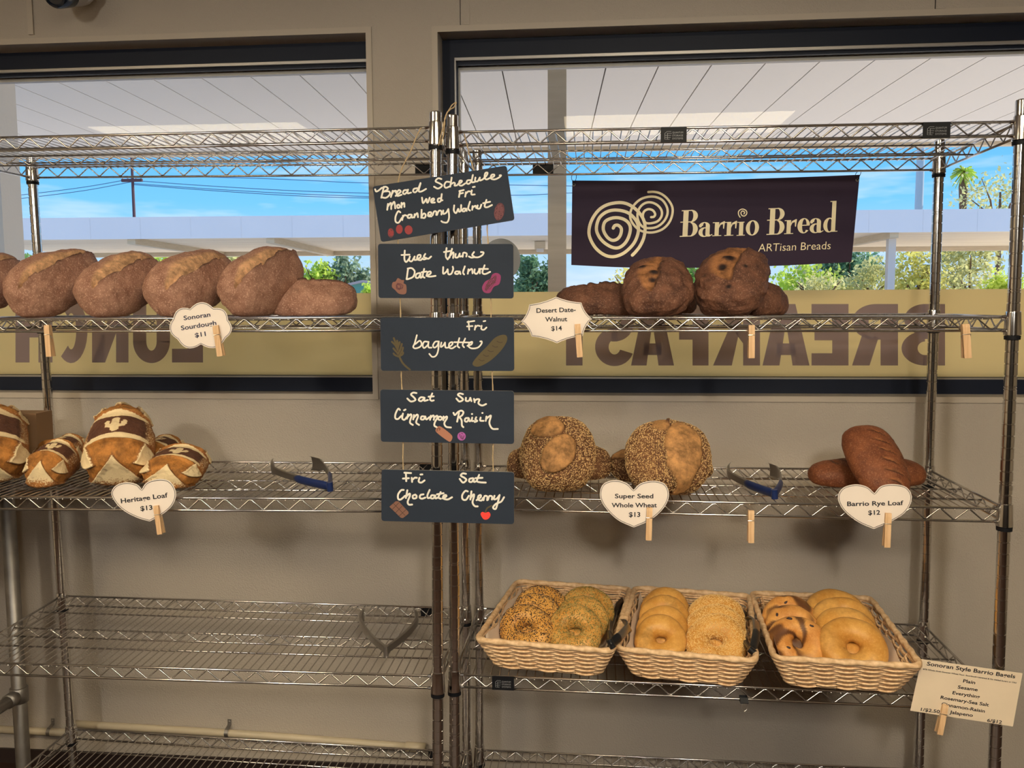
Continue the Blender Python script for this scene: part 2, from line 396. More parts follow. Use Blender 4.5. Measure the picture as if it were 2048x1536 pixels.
SHEET = [('Sonoran Style Barrio Bagels', (298,185), (1885,420), 72), ('87% Whole Grain Sonoran Wheat Flour, Sourdough Leavened & No Added Sugars or Oils!', (232,263), (1912,512), 25),
         ('Plain', (950,490), (1168,524), 60), ('Sesame', (855,600), (1212,652), 60), ('Everything', (760,702), (1250,780), 60), ('Rosemary-Sea Salt', (545,785), (1413,925), 60),
         ('Cinnamon-Raisin', (560,905), (1340,1037), 60), ('Jalapeno', (708,1050), (1125,1112), 60), ('1/$2.50', (190,1003), (530,1047), 60), ('6/$12', (1380,1197), (1645,1237), 60)]
for a_ in SHEET: text_geo(a_[0], BW)

_lift = [0]
def lift(p, k=None):
    # print layers a few microns apart so overlapping strokes never share a plane
    return np.asarray(p)-np.array([0, (_lift[0] % 50)*4e-6 if k is None else k, 0])
def smooth_line(P, n=5, closed=False):
    P = [np.array(p, float) for p in P]; k = len(P)
    if k < 3: return P
    out = []
    for i in range(k if closed else k-1):
        a = P[(i-1) % k] if (closed or i > 0) else P[0]*2-P[1]; b = P[i]; c = P[(i+1) % k]; d = P[(i+2) % k] if (closed or i < k-2) else P[-1]*2-P[-2]
        for j in range(n):
            t = j/n; out.append(0.5*((2*b)+(c-a)*t+(2*a-5*b+4*c-d)*t*t+(3*b-a-3*c+d)*t**3))
    if not closed: out.append(P[-1])
    return out
def ribbon(mb, fn, pts, w_, mi=0, n=5, closed=False, caps=True):
    P = smooth_line(pts, n, closed); k = len(P); w_ = w_/2; Lf = []; Rt = []
    for i in range(k):
        a = P[i-1] if (closed or i > 0) else P[i]; b = P[(i+1) % k] if (closed or i < k-1) else P[i]
        d = b-a; d = d/(np.linalg.norm(d)+1e-9); nn = np.array([-d[1], d[0]])
        h = (_lift[0] % 50)*4e-6+i*1.2e-6
        Lf.append(lift(fn(*(P[i]+nn*w_)), h)); Rt.append(lift(fn(*(P[i]-nn*w_)), h))
    _lift[0] += 1
    mb.add(Lf+Rt, [(i, (i+1) % k, (i+1) % k+k, i+k) for i in range(k if closed else k-1)], mi)
    if caps and not closed:
        for q in (P[0], P[-1]):
            _lift[0] += 1; mb.poly([lift(fn(*(q+w_*np.array([math.cos(a), math.sin(a)]))), h+1e-5+(_lift[0] % 50)*4e-6) for a in np.linspace(0, 2*PI, 11)[:-1]], mi)
def blob(mb, fn, pts, mi=0, n=4): _lift[0] += 1; mb.poly([lift(fn(*p)) for p in smooth_line(pts, n, True)], mi)
def oval(mb, fn, c, rx, ry, mi=0, k=20, rot=0.0):
    cr_, sr_ = math.cos(rot), math.sin(rot)
    mb.poly([fn(c[0]+cr_*rx*math.cos(a)-sr_*ry*math.sin(a), c[1]+sr_*rx*math.cos(a)+cr_*ry*math.sin(a)) for a in np.linspace(0, 2*PI, k+1)[:-1]], mi)
# ------------------------------------------------------------------ the room shell
WA = 0.0085
MW = Matrix.Translation((0, 0.62, 0)) @ Matrix.Rotation(WA, 4, 'Z') @ Matrix.Translation((0, -0.62, 0))
WN = np.array([-math.sin(WA), math.cos(WA), 0.0])
def wallp(px, py, y=0.545): return at_plane(px, py, np.array(MW @ Vector((0, y, 0))), WN)
def wbox(mb, u0, u1, y0, y1, z0, z1, mi=0): mb.box((u0, y0, z0), (u1, y1, z1), mi, MW)
YI, YF, YO = 0.545, 0.62, 0.70
U0, U1, ZC, YB = -3.2, 3.4, 2.46, -4.6
wins = [(-2.2, -0.322, 1.1715, 2.187), (-0.119, 2.3, 1.170, 2.1825)]
mb = MB()
wbox(mb, U0-0.1, U1+0.1, YI, YO, -0.12, 1.170); wbox(mb, U0-0.1, U1+0.1, YI, YO, 2.187, 2.62)
wbox(mb, U0-0.1, -2.2, YI, YO, 1.170, 2.187); wbox(mb, -0.322, -0.119, YI, YO, 1.170, 2.187); wbox(mb, 2.3, U1+0.1, YI, YO, 1.170, 2.187)
struct('wall_front', mb, M['wall'])
mb = MB(); mb.box((U0-0.1, YB-0.1, -0.02), (U0, 0.6, 2.6)); struct('wall_left', mb, M['wall'])
mb = MB(); mb.box((U1, YB-0.1, -0.02), (U1+0.1, 0.6, 2.6)); struct('wall_right', mb, M['wall'])
mb = MB(); mb.box((U0, YB-0.1, 1.25), (U1, YB, 2.6), 0); mb.box((U0, YB-0.1, -0.02), (U1, YB+0.02, 1.25), 1)
for k in range(14): mb.box((U0+0.05+k*0.47, YB+0.02, 0.12), (U0+0.09+k*0.47, YB+0.035, 1.2), 1)
struct('wall_back', mb, [M['back'], M['panel']])
mb = MB(); mb.box((U0-0.1, YB-0.1, -0.06), (U1+0.1, 0.545, 0.0)); struct('floor', mb, M['floor'])
mb = MB(); mb.box((U0-0.1, YB-0.1, ZC), (U1+0.1, 0.7, ZC+0.14)); struct('ceiling', mb, M['ceil'])
mb = MB(); wbox(mb, U0, U1, YI-0.008, YI, 0.0, 0.045); struct('baseboard_front', mb, M['base'])
# casing strips round the openings, panel battens
n_ = 0
for (a, b, z0, z1) in wins:
    n_ += 1; mb = MB(); t_ = 0.016; y_ = YI-0.004
    wbox(mb, a-t_, b+t_, y_, YI, z1, z1+t_); wbox(mb, a-t_, b+t_, y_, YI, z0-t_, z0)
    wbox(mb, b, b+t_, y_, YI, z0, z1); wbox(mb, a-t_, a, y_, YI, z0, z1)
    struct('trim_%d' % n_, mb, M['trim'])
mb = MB(); u = wallp(62, 40)[0]; wbox(mb, u-0.008, u+0.008, YI-0.006, YI, 2.213, ZC)
struct('trim_3', mb, M['trim'])
mb = MB()
for px in (920, 1870): u = wallp(px, 10)[0]; wbox(mb, u-0.0012, u+0.0012, YI-0.0012, YI, 2.2, ZC, 0); wbox(mb, u+0.0012, u+0.026, YI-0.0016, YI, 2.2, ZC, 1)
struct('trim_4', mb, [M['base'], M['wall']])

def window(i, a, b, z0, z1, fl, fr):
    r = bpy.data.objects.new('window_%d' % i, None); C.objects.link(r); r['kind'] = 'structure'; r.location = ((a+b)/2, YF, z0)
    ft, fb = 0.0475, 0.041
    def ring(mb, a, b, z0, z1, wl, wr, wt, wb, y0, y1, mi=0):
        wbox(mb, a, b, y0, y1, z1-wt, z1, mi); wbox(mb, a, b, y0, y1, z0, z0+wb, mi)
        wbox(mb, a, a+wl, y0, y1, z0+wb, z1-wt, mi); wbox(mb, b-wr, b, y0, y1, z0+wb, z1-wt, mi)
    mb = MB(); ring(mb, a, b, z0, z1, fl, fr, ft, fb, YF, YO-0.01); part('window_frame', mb, M['frame'], r)
    a2, b2, c2, d2 = a+fl, b-fr, z0+fb, z1-ft
    mb = MB(); ring(mb, a2, b2, c2, d2, .004, .004, .008, .004, YF+0.004, YF+0.018); part('glazing_bead', mb, M['bead'], r)
    mb = MB(); ring(mb, a2, b2, c2, d2, .007, .004, .016, .005, YF+0.02, YF+0.034); part('gasket', mb, M['frame'], r)
    mb = MB(); ring(mb, a2, b2, c2, d2, .009, .005, .024, .006, YF+0.050, YF+0.07); part('outer_lip', mb, M['lip'], r)
    mb = MB(); wbox(mb, a2, b2, YF+0.036, YF+0.040, c2, d2); part('window_pane', mb, M['glass'], r)
    return a2, b2, c2, d2
W1 = window(1, *wins[0], 0.03, 0.0135); W2 = window(2, *wins[1], 0.034, 0.03)

# ------------------------------------------------------------------ ceiling lights, added fill spots
xl = at_z(165, 237, ZC)[0]
def ceiling_light(x, y, label, lm='lamp'):
    t = thing('ceiling_light', label, 'ceiling light', (x, y, ZC-0.03), 'recessed ceiling lights')
    mb = MB()
    for a, b in (((-.63, -.32, 0), (.63, -.30, .03)), ((-.63, .30, 0), (.63, .32, .03)), ((-.63, -.30, 0), (-.61, .30, .03)), ((.61, -.30, 0), (.63, .30, .03))): mb.box(a, b)
    lpart('frame', mb, M['camera_white'], t)
    mb = MB(); mb.box((-.61, -.30, .006), (.61, .30, .03)); lpart('diffuser', mb, M[lm], t)
ceiling_light(at_z(165, 237, ZC)[0]+0.61, -1.81, 'ceiling light panel above the camera, towards the left', 'lamp_warm')
ceiling_light(at_z(1580, 237, ZC)[0]-0.61, -1.81, 'ceiling light panel above the camera, towards the right', 'lamp_warm')
def fill_spot(x, y, aim, watts, label):  # unseen fill spot, added behind the camera to brighten wall and shelves
    z = ZC-.34; t = thing('fill_spotlight', label, 'spotlight', (x, y, z), 'fill spotlights added behind the camera')
    ax = np.array(aim)-np.array([x, y, z]); ax /= np.linalg.norm(ax); p = np.array([x, y, z])
    mb = MB(); mb.lathe([(0, .05), (.004, .075), (.16, .085), (.165, .08), (.03, .065)], p-ax*.17, p-ax*.005, 20); part('lamp_head', mb, M['camera_white'], t, True)
    mb = MB(); mb.tube([p-ax*.12, p-ax*.12+np.array([0, 0, .10]), (p[0]-ax[0]*.12, p[1]-ax[1]*.12, ZC)], .012, 8); part('stem', mb, M['camera_white'], t, True)
    l = bpy.data.lights.new('spot', 'SPOT'); l.energy = watts; l.color = (1.0, .93, .80); l.spot_size = 1.75; l.spot_blend = 1.0; l.shadow_soft_size = .11
    o = bpy.data.objects.new('spot', l); C.objects.link(o); o.parent = t; o.rotation_euler = Vector(-ax).to_track_quat('Z', 'Y').to_euler()
for x_, w_, l_ in ((-1.05, 84, 'left'), (.70, 116, 'right')):
    fill_spot(x_, -2.9, (x_*1.3, .5, .55), w_, l_+' fill spotlight added on the ceiling behind the camera')

# ------------------------------------------------------------------ outdoors
r_ = ray(1100, 608); DV = np.array([r_[0], r_[1], 0]); DV /= np.linalg.norm(DV); SD = np.array([DV[1], -DV[0], 0])
CX = np.array([CAM[0], CAM[1], 0])
def out(x, d, z): return CX+SD*x+DV*d+np.array([0, 0, z])
def opx(px, py, d): return at_plane(px, py, CAM+DV*d, DV)      # world point seen at a pixel on the upright plane d metres out
def ox(px, py, d): return float((opx(px, py, d)-CX)@SD)
MO = Matrix(((SD[0], DV[0], 0, CX[0]), (SD[1], DV[1], 0, CX[1]), (0, 0, 1, 0), (0, 0, 0, 1)))
def obox(mb, x0, x1, d0, d1, z0, z1, mi=0): mb.box((x0, d0, z0), (x1, d1, z1), mi, MO)
mb = MB(); mb.box((-60, 0.7, -0.2), (60, 110, -0.12)); struct('ground', mb, M['ground'])
# near carport: plank soffit with open joints, backing deck, far edge beam
ZN = CAM[2]+1.39
t = thing('carport_canopy', 'white plank-soffit carport canopy right outside the windows', 'canopy', out(0, 3.0, ZN))
mb = MB(); x0 = 0.332
for k in range(-20, 15):
    obox(mb, x0+k*.3085+.004, x0+(k+1)*.3085-.004, 2.95, 7.83, ZN, ZN+.02)
part('soffit', mb, M['canopy'], t)
mb = MB(); obox(mb, x0-20*.3085, x0+15*.3085, 2.95, 7.83, ZN+.021, ZN+.14); part('roof_deck', mb, M['canopy_gap'], t)
mb = MB(); obox(mb, x0-20*.3085, x0+15*.3085, 7.83, 7.93, ZN-.03, ZN+.16); part('edge_beam', mb, M['tan'], t)
def column(px, py, d, w_, label, mt, top):
    x = ox(px, py, d); mb = MB(); obox(mb, x-w_/2, x+w_/2, d-w_/2, d+w_/2, -.12, top)
    obox(mb, x-w_/2-.02, x+w_/2+.02, d-w_/2-.02, d+w_/2+.02, -.12, -.06)
    return single('carport_post', mb, mt, label, 'post')
column(1114, 400, 4.2, .088, 'square tan wooden post outside right window, left of the banner', M['tan'], ZN)
column(-8, 400, 4.2, .16, 'wide white stucco post outside at left edge of left window', M['stucco'], ZN)
# far carport
D2 = 17.5; z_t = opx(1000, 427, D2)[2]; z_b = opx(1000, 471.5, D2)[2]
t = thing('carport_canopy', 'long flat carport across the lot with pale blue-white fascia', 'canopy', out(0, D2, z_b))
mb = MB(); obox(mb, -13, 13, D2, D2+.06, z_b, z_t)
for k in range(-12, 13): obox(mb, k*1.05-.006, k*1.05+.006, D2-.008, D2, z_b, z_t)
part('fascia', mb, M['fascia'], t)
mb = MB()
for k in range(20): obox(mb, -13, 13, D2+.07+k*.26, D2+.07+k*.26+.245, z_b+.03, z_b+.08)
obox(mb, -13, 13, D2+.06, D2+5.3, z_b+.082, z_t-.02); part('soffit', mb, M['under'], t)
mb = MB(); obox(mb, -13, 13, D2+5.0, D2+5.25, z_b-.08, z_b+.03); part('rear_beam', mb, M['tan'], t)
for px in (272, 547, 1780):
    x = ox(px, 490, D2+.3); mb = MB(); obox(mb, x-.085, x+.085, D2+.1, D2+5, z_b-.1, z_b+.03); part('cross_beam', mb, M['tan'], t)
column(1781, 520, D2+.4, .145, 'pale post under the far carport, right of the banner', M['lip'], z_b-.1)
x = ox(1080, 500, D2+2); mb = MB(); obox(mb, x-.12, x+.12, D2+1.9, D2+2.2, z_b-.14, z_b+.02)
obox(mb, x-.08, x+.08, D2+1.92, D2+2.18, z_b-.2, z_b-.14, 1); single('carport_lamp', mb, [M['tan'], M['lip']], 'small boxed lamp under far carport, left of tan post', 'lamp')
# poles and cables
d = 40.0; P = opx(264, 335, d); mb = MB()
mb.tube([(P[0], P[1], -.12), (P[0], P[1], P[2]+.5)], [.09, .06], 10)
q = opx(264, 361, d); mb.box(tuple(q+np.array([-.5, -.06, -.06])), tuple(q+np.array([.5, .06, .07])))
t = thing('power_pole', 'thin brown power pole rising behind far carport, left window', 'power pole', (P[0], P[1], -.12)); part('pole', mb, M['brown'], t)
for dx in (-.45, -.2, .2, .45): mb = MB(); mb.lathe([(0, .03), (.06, .05), (.12, .03), (.16, .02)], q+np.array([dx, 0, .07]), q+np.array([dx, 0, .23]), 8); part('insulator', mb, M['steelpole'], t)
def cable(pts, label):
    P = smooth_line([opx(a, b, d) for a, b in pts], 6); mb = MB(); mb.tube(P, .016, 5)
    single('power_cable', mb, M['line'], label, 'cable', 'overhead cables in the sky')
cable([(-60, 400), (60, 388), (170, 374), (262, 358)], 'upper cable running from the power pole to the left')
cable([(-60, 408), (60, 395), (170, 381), (262, 364)], 'lower cable running from the power pole to the left')
cable([(266, 361), (420, 372), (600, 382), (790, 388)], 'upper cable running from the power pole to the right')
cable([(266, 367), (420, 378), (600, 388), (790, 395)], 'lower cable running from the power pole to the right')
cable([(264, 352), (400, 354), (520, 357), (640, 362), (740, 366), (1140, 372), (1240, 376)], 'highest cable, crossing both windows just under the top shelf')
cable([(264, 369), (420, 381), (600, 392), (760, 396), (1000, 391), (1060, 390), (1140, 386), (1240, 384)], 'lowest cable, passing on beside the tan post')
d = 41.0; P = opx(1842, 300, d); mb = MB(); mb.tube([(P[0], P[1], -.12), (P[0], P[1], P[2]+1)], [.2, .17], 14); mb.tube([(P[0], P[1], -.12), (P[0], P[1], .2)], .28, 14)
single('light_pole', mb, M['steelpole'], 'pale steel pole rising behind far carport, right window', 'pole')
d = 34.0; P = opx(1604, 541, d); t = thing('street_lamp', 'small white street lamp among trees below the banner', 'street lamp', (P[0]+.9, P[1], -.12))
mb = MB(); mb.tube([(P[0]+.9, P[1], -.12), (P[0]+.9, P[1], P[2]-.2), (P[0]+.7, P[1], P[2]), (P[0]+.2, P[1], P[2]+.02)], .04, 8); part('pole', mb, M['steelpole'], t)
mb = MB(); mb.lathe([(0, .05), (.1, .16), (.5, .17), (.62, .06)], P+np.array([-.3, 0, .04]), P+np.array([.35, 0, .04]), 10); part('lamp_head', mb, M['lip'], t)
# house and wall beyond
d = 46.0
a = opx(612, 556, d); b = opx(742, 556, d); g = -.12
t = thing('house', 'low pale house with flat grey roof beyond the loaves, left window', 'house', ((a[0]+b[0])/2, a[1], g))
def slab(mb, p, q, zlo, zhi, th, mi=0): mb.prism([(p[0], p[1], zlo), (q[0], q[1], zlo), (q[0], q[1], zhi), (p[0], p[1], zhi)], tuple(DV*th), mi)
mb = MB(); slab(mb, a, b, g, a[2], 6); part('wall', mb, M['pinkwall'], t)
mb = MB(); a2 = opx(606, 552, d-.5); b2 = opx(748, 556, d-.5); slab(mb, a2, b2, a2[2]-.12, a2[2]+.1, 7); part('roof', mb, M['roof'], t)
mb = MB(); p = opx(655, 570, d-.05); slab(mb, p, p+SD*.9, p[2]-.5, p[2]+.25, .06); part('window', mb, M['frame'], t)
d = 38.0; t = thing('house', 'teal gabled shed beyond right end of the sourdough shelf', 'house', tuple(np.append(opx(720, 575, d)[:2], g)))
pl, pt, pr = opx(692, 573, d), opx(727, 565, d), opx(775, 574, d)
mb = MB(); mb.prism([(pl[0], pl[1], g), (pr[0], pr[1], g), tuple(pr), tuple(pt), tuple(pl)], tuple(DV*4)); part('wall', mb, M['teal'], t)
mb = MB()
for p, q in ((pl, pt), (pt, pr)):
    e_ = (q-p)*.08; p2, q2 = p-e_ if p is pl else p, q+e_ if q is pr else q
    mb.prism([tuple(p2-DV*.3), tuple(q2-DV*.3), tuple(q2-DV*.3+[0, 0, .1]), tuple(p2-DV*.3+[0, 0, .1])], tuple(DV*4.6))
part('roof', mb, M['roof'], t)

def foliage(mb, c, rx, ry, rz, n, size, R, clumps=26):
    cl = []
    for _ in range(clumps):
        v = np.array([R.gauss(0, 1) for _ in range(3)]); v /= np.linalg.norm(v); q = R.uniform(.45, .95)
        cl.append((v*q, R.uniform(.18, .34)))
    vs = []; fs = []
    for i in range(n):
        k, s_ = cl[R.randrange(clumps)]; v = k+np.array([R.gauss(0, s_) for _ in range(3)])*.8
        p = np.array(c)+v*np.array([rx, ry, rz])
        a = np.array([R.gauss(0, 1) for _ in range(3)]); a /= np.linalg.norm(a); b = np.cross(a, [R.gauss(0, 1) for _ in range(3)]); b /= np.linalg.norm(b)+1e-9
        h = size*R.uniform(.6, 1.3); a = a*h; b = b*h*.5; o = len(vs)
        vs += [p-a, p-b, p+a, p+b]; fs.append((o, o+1, o+2, o+3))
    mb.add(vs, fs)
def tree(px, top, bot, wpx, d, mt, label, n=1500, size=.1, seed=1, cat='tree', flat=1.0, group=None):
    R = random.Random(seed); c = opx(px, (top+bot)/2, d); s_ = d/F; rx = wpx/2*s_; rz = (bot-top)/2*s_
    t = thing('tree', label, cat, (c[0], c[1], -.12), group)
    mb = MB(); foliage(mb, c, rx, rx*.8, rz, n, size, R); part('foliage', mb, M[mt], t)
    mb = MB(); mb.tube([(c[0], c[1], -.12), (c[0]+.05, c[1], c[2]*.55), tuple(c+np.array([0, 0, rz*.2]))], [.16, .11, .04], 8)
    for k in range(7):
        a = R.uniform(0, 2*PI); e_ = c+np.array([math.cos(a)*rx*.75, math.sin(a)*rx*.6, R.uniform(-.1, .8)*rz])
        mb.tube([(c[0], c[1], c[2]*.6), tuple((np.array([c[0], c[1], c[2]*.8])+e_)/2+np.array([0, 0, .1])), tuple(e_)], [.06, .04, .012], 5)
    part('trunk', mb, M['bark'], t); return t
tree(1066, 500, 640, 80, 27, 'leaf_dark', 'dark conical evergreen outside, between hanging boards and tan post', 2200, .11, 3)
tree(690, 506, 620, 96, 44, 'leaf_grey', 'airy grey-green tree above the pale house, left window', 1500, .17, 4)
tree(636, 520, 610, 66, 43, 'leaf_lime', 'bright green round tree above the pale house, left window', 1300, .15, 5)
tree(742, 568, 620, 40, 34, 'leaf_lime', 'yellow-green bush beside the teal shed', 700, .09, 6)
tree(330, 500, 610, 70, 36, 'leaf_lime', 'green tree seen in gap between second and third sourdough loaf', 900, .13, 7)
tree(460, 500, 610, 90, 36, 'leaf_olive', 'olive tree seen in gap between third and fourth sourdough loaf', 1100, .13, 8)
tree(60, 502, 610, 80, 36, 'leaf_green', 'green tree low behind leftmost shelf post', 900, .13, 9)
tree(1262, 540, 640, 100, 24, 'leaf_yellow', 'feathery yellow tree just above the lying dark loaf', 800, .07, 10)
tree(1420, 526, 640, 150, 30, 'leaf_green', 'green tree peeping between the two upright dark loaves', 1500, .12, 11)
tree(1610, 528, 650, 150, 31, 'leaf_lime', 'bright green tree under lower right corner of banner', 2600, .1, 12)
tree(1700, 492, 620, 130, 36, 'leaf_dark', 'blue-green tree left of the pale carport post', 2400, .12, 13)
tree(1735, 526, 650, 140, 30, 'leaf_olive', 'olive tree in front, left of the pale carport post', 2600, .09, 14)
tree(1822, 500, 650, 120, 28, 'leaf_yellow', 'yellow-green tree between pale carport post and rear shelf post', 2600, .085, 15)
tree(1940, 476, 660, 220, 29, 'leaf_olive', 'large olive tree between the two right-hand shelf posts', 4200, .085, 16)
tree(2010, 534, 640, 80, 23, 'leaf_lime', 'vivid lime bush at right end below far carport', 1800, .06, 17)
tree(1640, 548, 660, 120, 27, 'leaf_olive', 'pale olive bush low under the banner corner', 1800, .08, 19)
tree(2000, 335, 460, 170, 38, 'leaf_olive', 'sparse high tree above far carport at right edge', 900, .1, 18)
tree(2120, 350, 520, 170, 38, 'leaf_green', 'sparse high tree mostly beyond the right edge', 800, .1, 20)
def palm(px, top, bot, wpx, d, label, seed):
    R = random.Random(seed); c = opx(px, top+(bot-top)*.25, d); s_ = d/F; t = thing('palm_tree', label, 'palm tree', (c[0], c[1], -.12))
    mb = MB(); mb.tube([(c[0], c[1], -.12), (c[0]+.05, c[1], c[2]*.6), tuple(c-np.array([0, 0, .7])), tuple(c)], [.15, .11, .2, .09], 10); part('trunk', mb, M['bark'], t)
    L = wpx/2*s_*1.1; mb = MB()
    for k in range(46):
        a = R.uniform(0, 2*PI); el = R.uniform(-1.0, 1.3); dr = np.array([math.cos(a)*math.cos(el), math.sin(a)*math.cos(el), math.sin(el)]); sd = np.cross(dr, [0, 0, 1.0]); sd /= np.linalg.norm(sd)+1e-6
        pts = [c+dr*L*q+np.array([0, 0, -.5*L*q*q]) for q in (0, .35, .7, 1.0)]; ws = (.03, .17, .16, .02)
        V = []
        for p, w_ in zip(pts, ws): V += [p+sd*w_*L*.7+np.array([0, 0, -.03]), p+np.array([0, 0, .04]), p-sd*w_*L*.7+np.array([0, 0, -.03])]
        mb.add(V, [(i*3+j, i*3+j+1, i*3+j+4, i*3+j+3) for i in range(3) for j in range(2)])
    part('fronds', mb, M['leaf_lime'], t)
palm(1928, 318, 420, 44, 42, 'tall palm above the far carport, between right-hand shelf posts', 1)
palm(727, 540, 600, 16, 60, 'tiny far palm right of the grey-green tree', 2)
# ------------------------------------------------------------------ wire shelving racks
DEP = 0.4317
RACK = {
 'R': dict(posts=dict(FL=(-.0044, .0108, 0.0), FR=(1.1995, 1.1868, 0.0), BL=(-.0042, .0051, DEP), BR=(1.2022, 1.1898, DEP)),
           z=[((1.803, 1.796), (1.8018, 1.7929)), ((1.399, 1.3975), (1.399, 1.3975)), ((.9966, .9896), (.984, .9899)), ((.5776, .5701), (.5791, .5686)), ((.165, .164), (.1631, .163))]),
 'L': dict(posts=dict(FL=(-1.199, -1.227, -.046), FR=(-.0382, -.0195, -.0349), BL=(-1.2016, -1.2311, .3857), BR=(-.0363, -.0277, .3969)),
           z=[((1.8068, 1.8069), (1.8126, 1.8004)), ((1.4014, 1.4011), (1.4014, 1.4011)), ((.9852, .9972), (.9914, .9969)), ((.5842, .5879), (.5962, .5901)), ((.19, .175), (.1952, .1717))]),
}
PTOP = at_y(870, 224, -.035)[2]
def post_x(p, z): return p[0]+(p[1]-p[0])*z/1.9
def deck(u, i, x, y):
    (a, b), (c, d) = RACK[u]['z'][i]; ps = RACK[u]['posts']
    s = (x-ps['FL'][0])/(ps['FR'][0]-ps['FL'][0]); t = (y-ps['FL'][2])/DEP
    return (a*(1-s)+b*s)*(1-t)+(c*(1-s)+d*s)*t
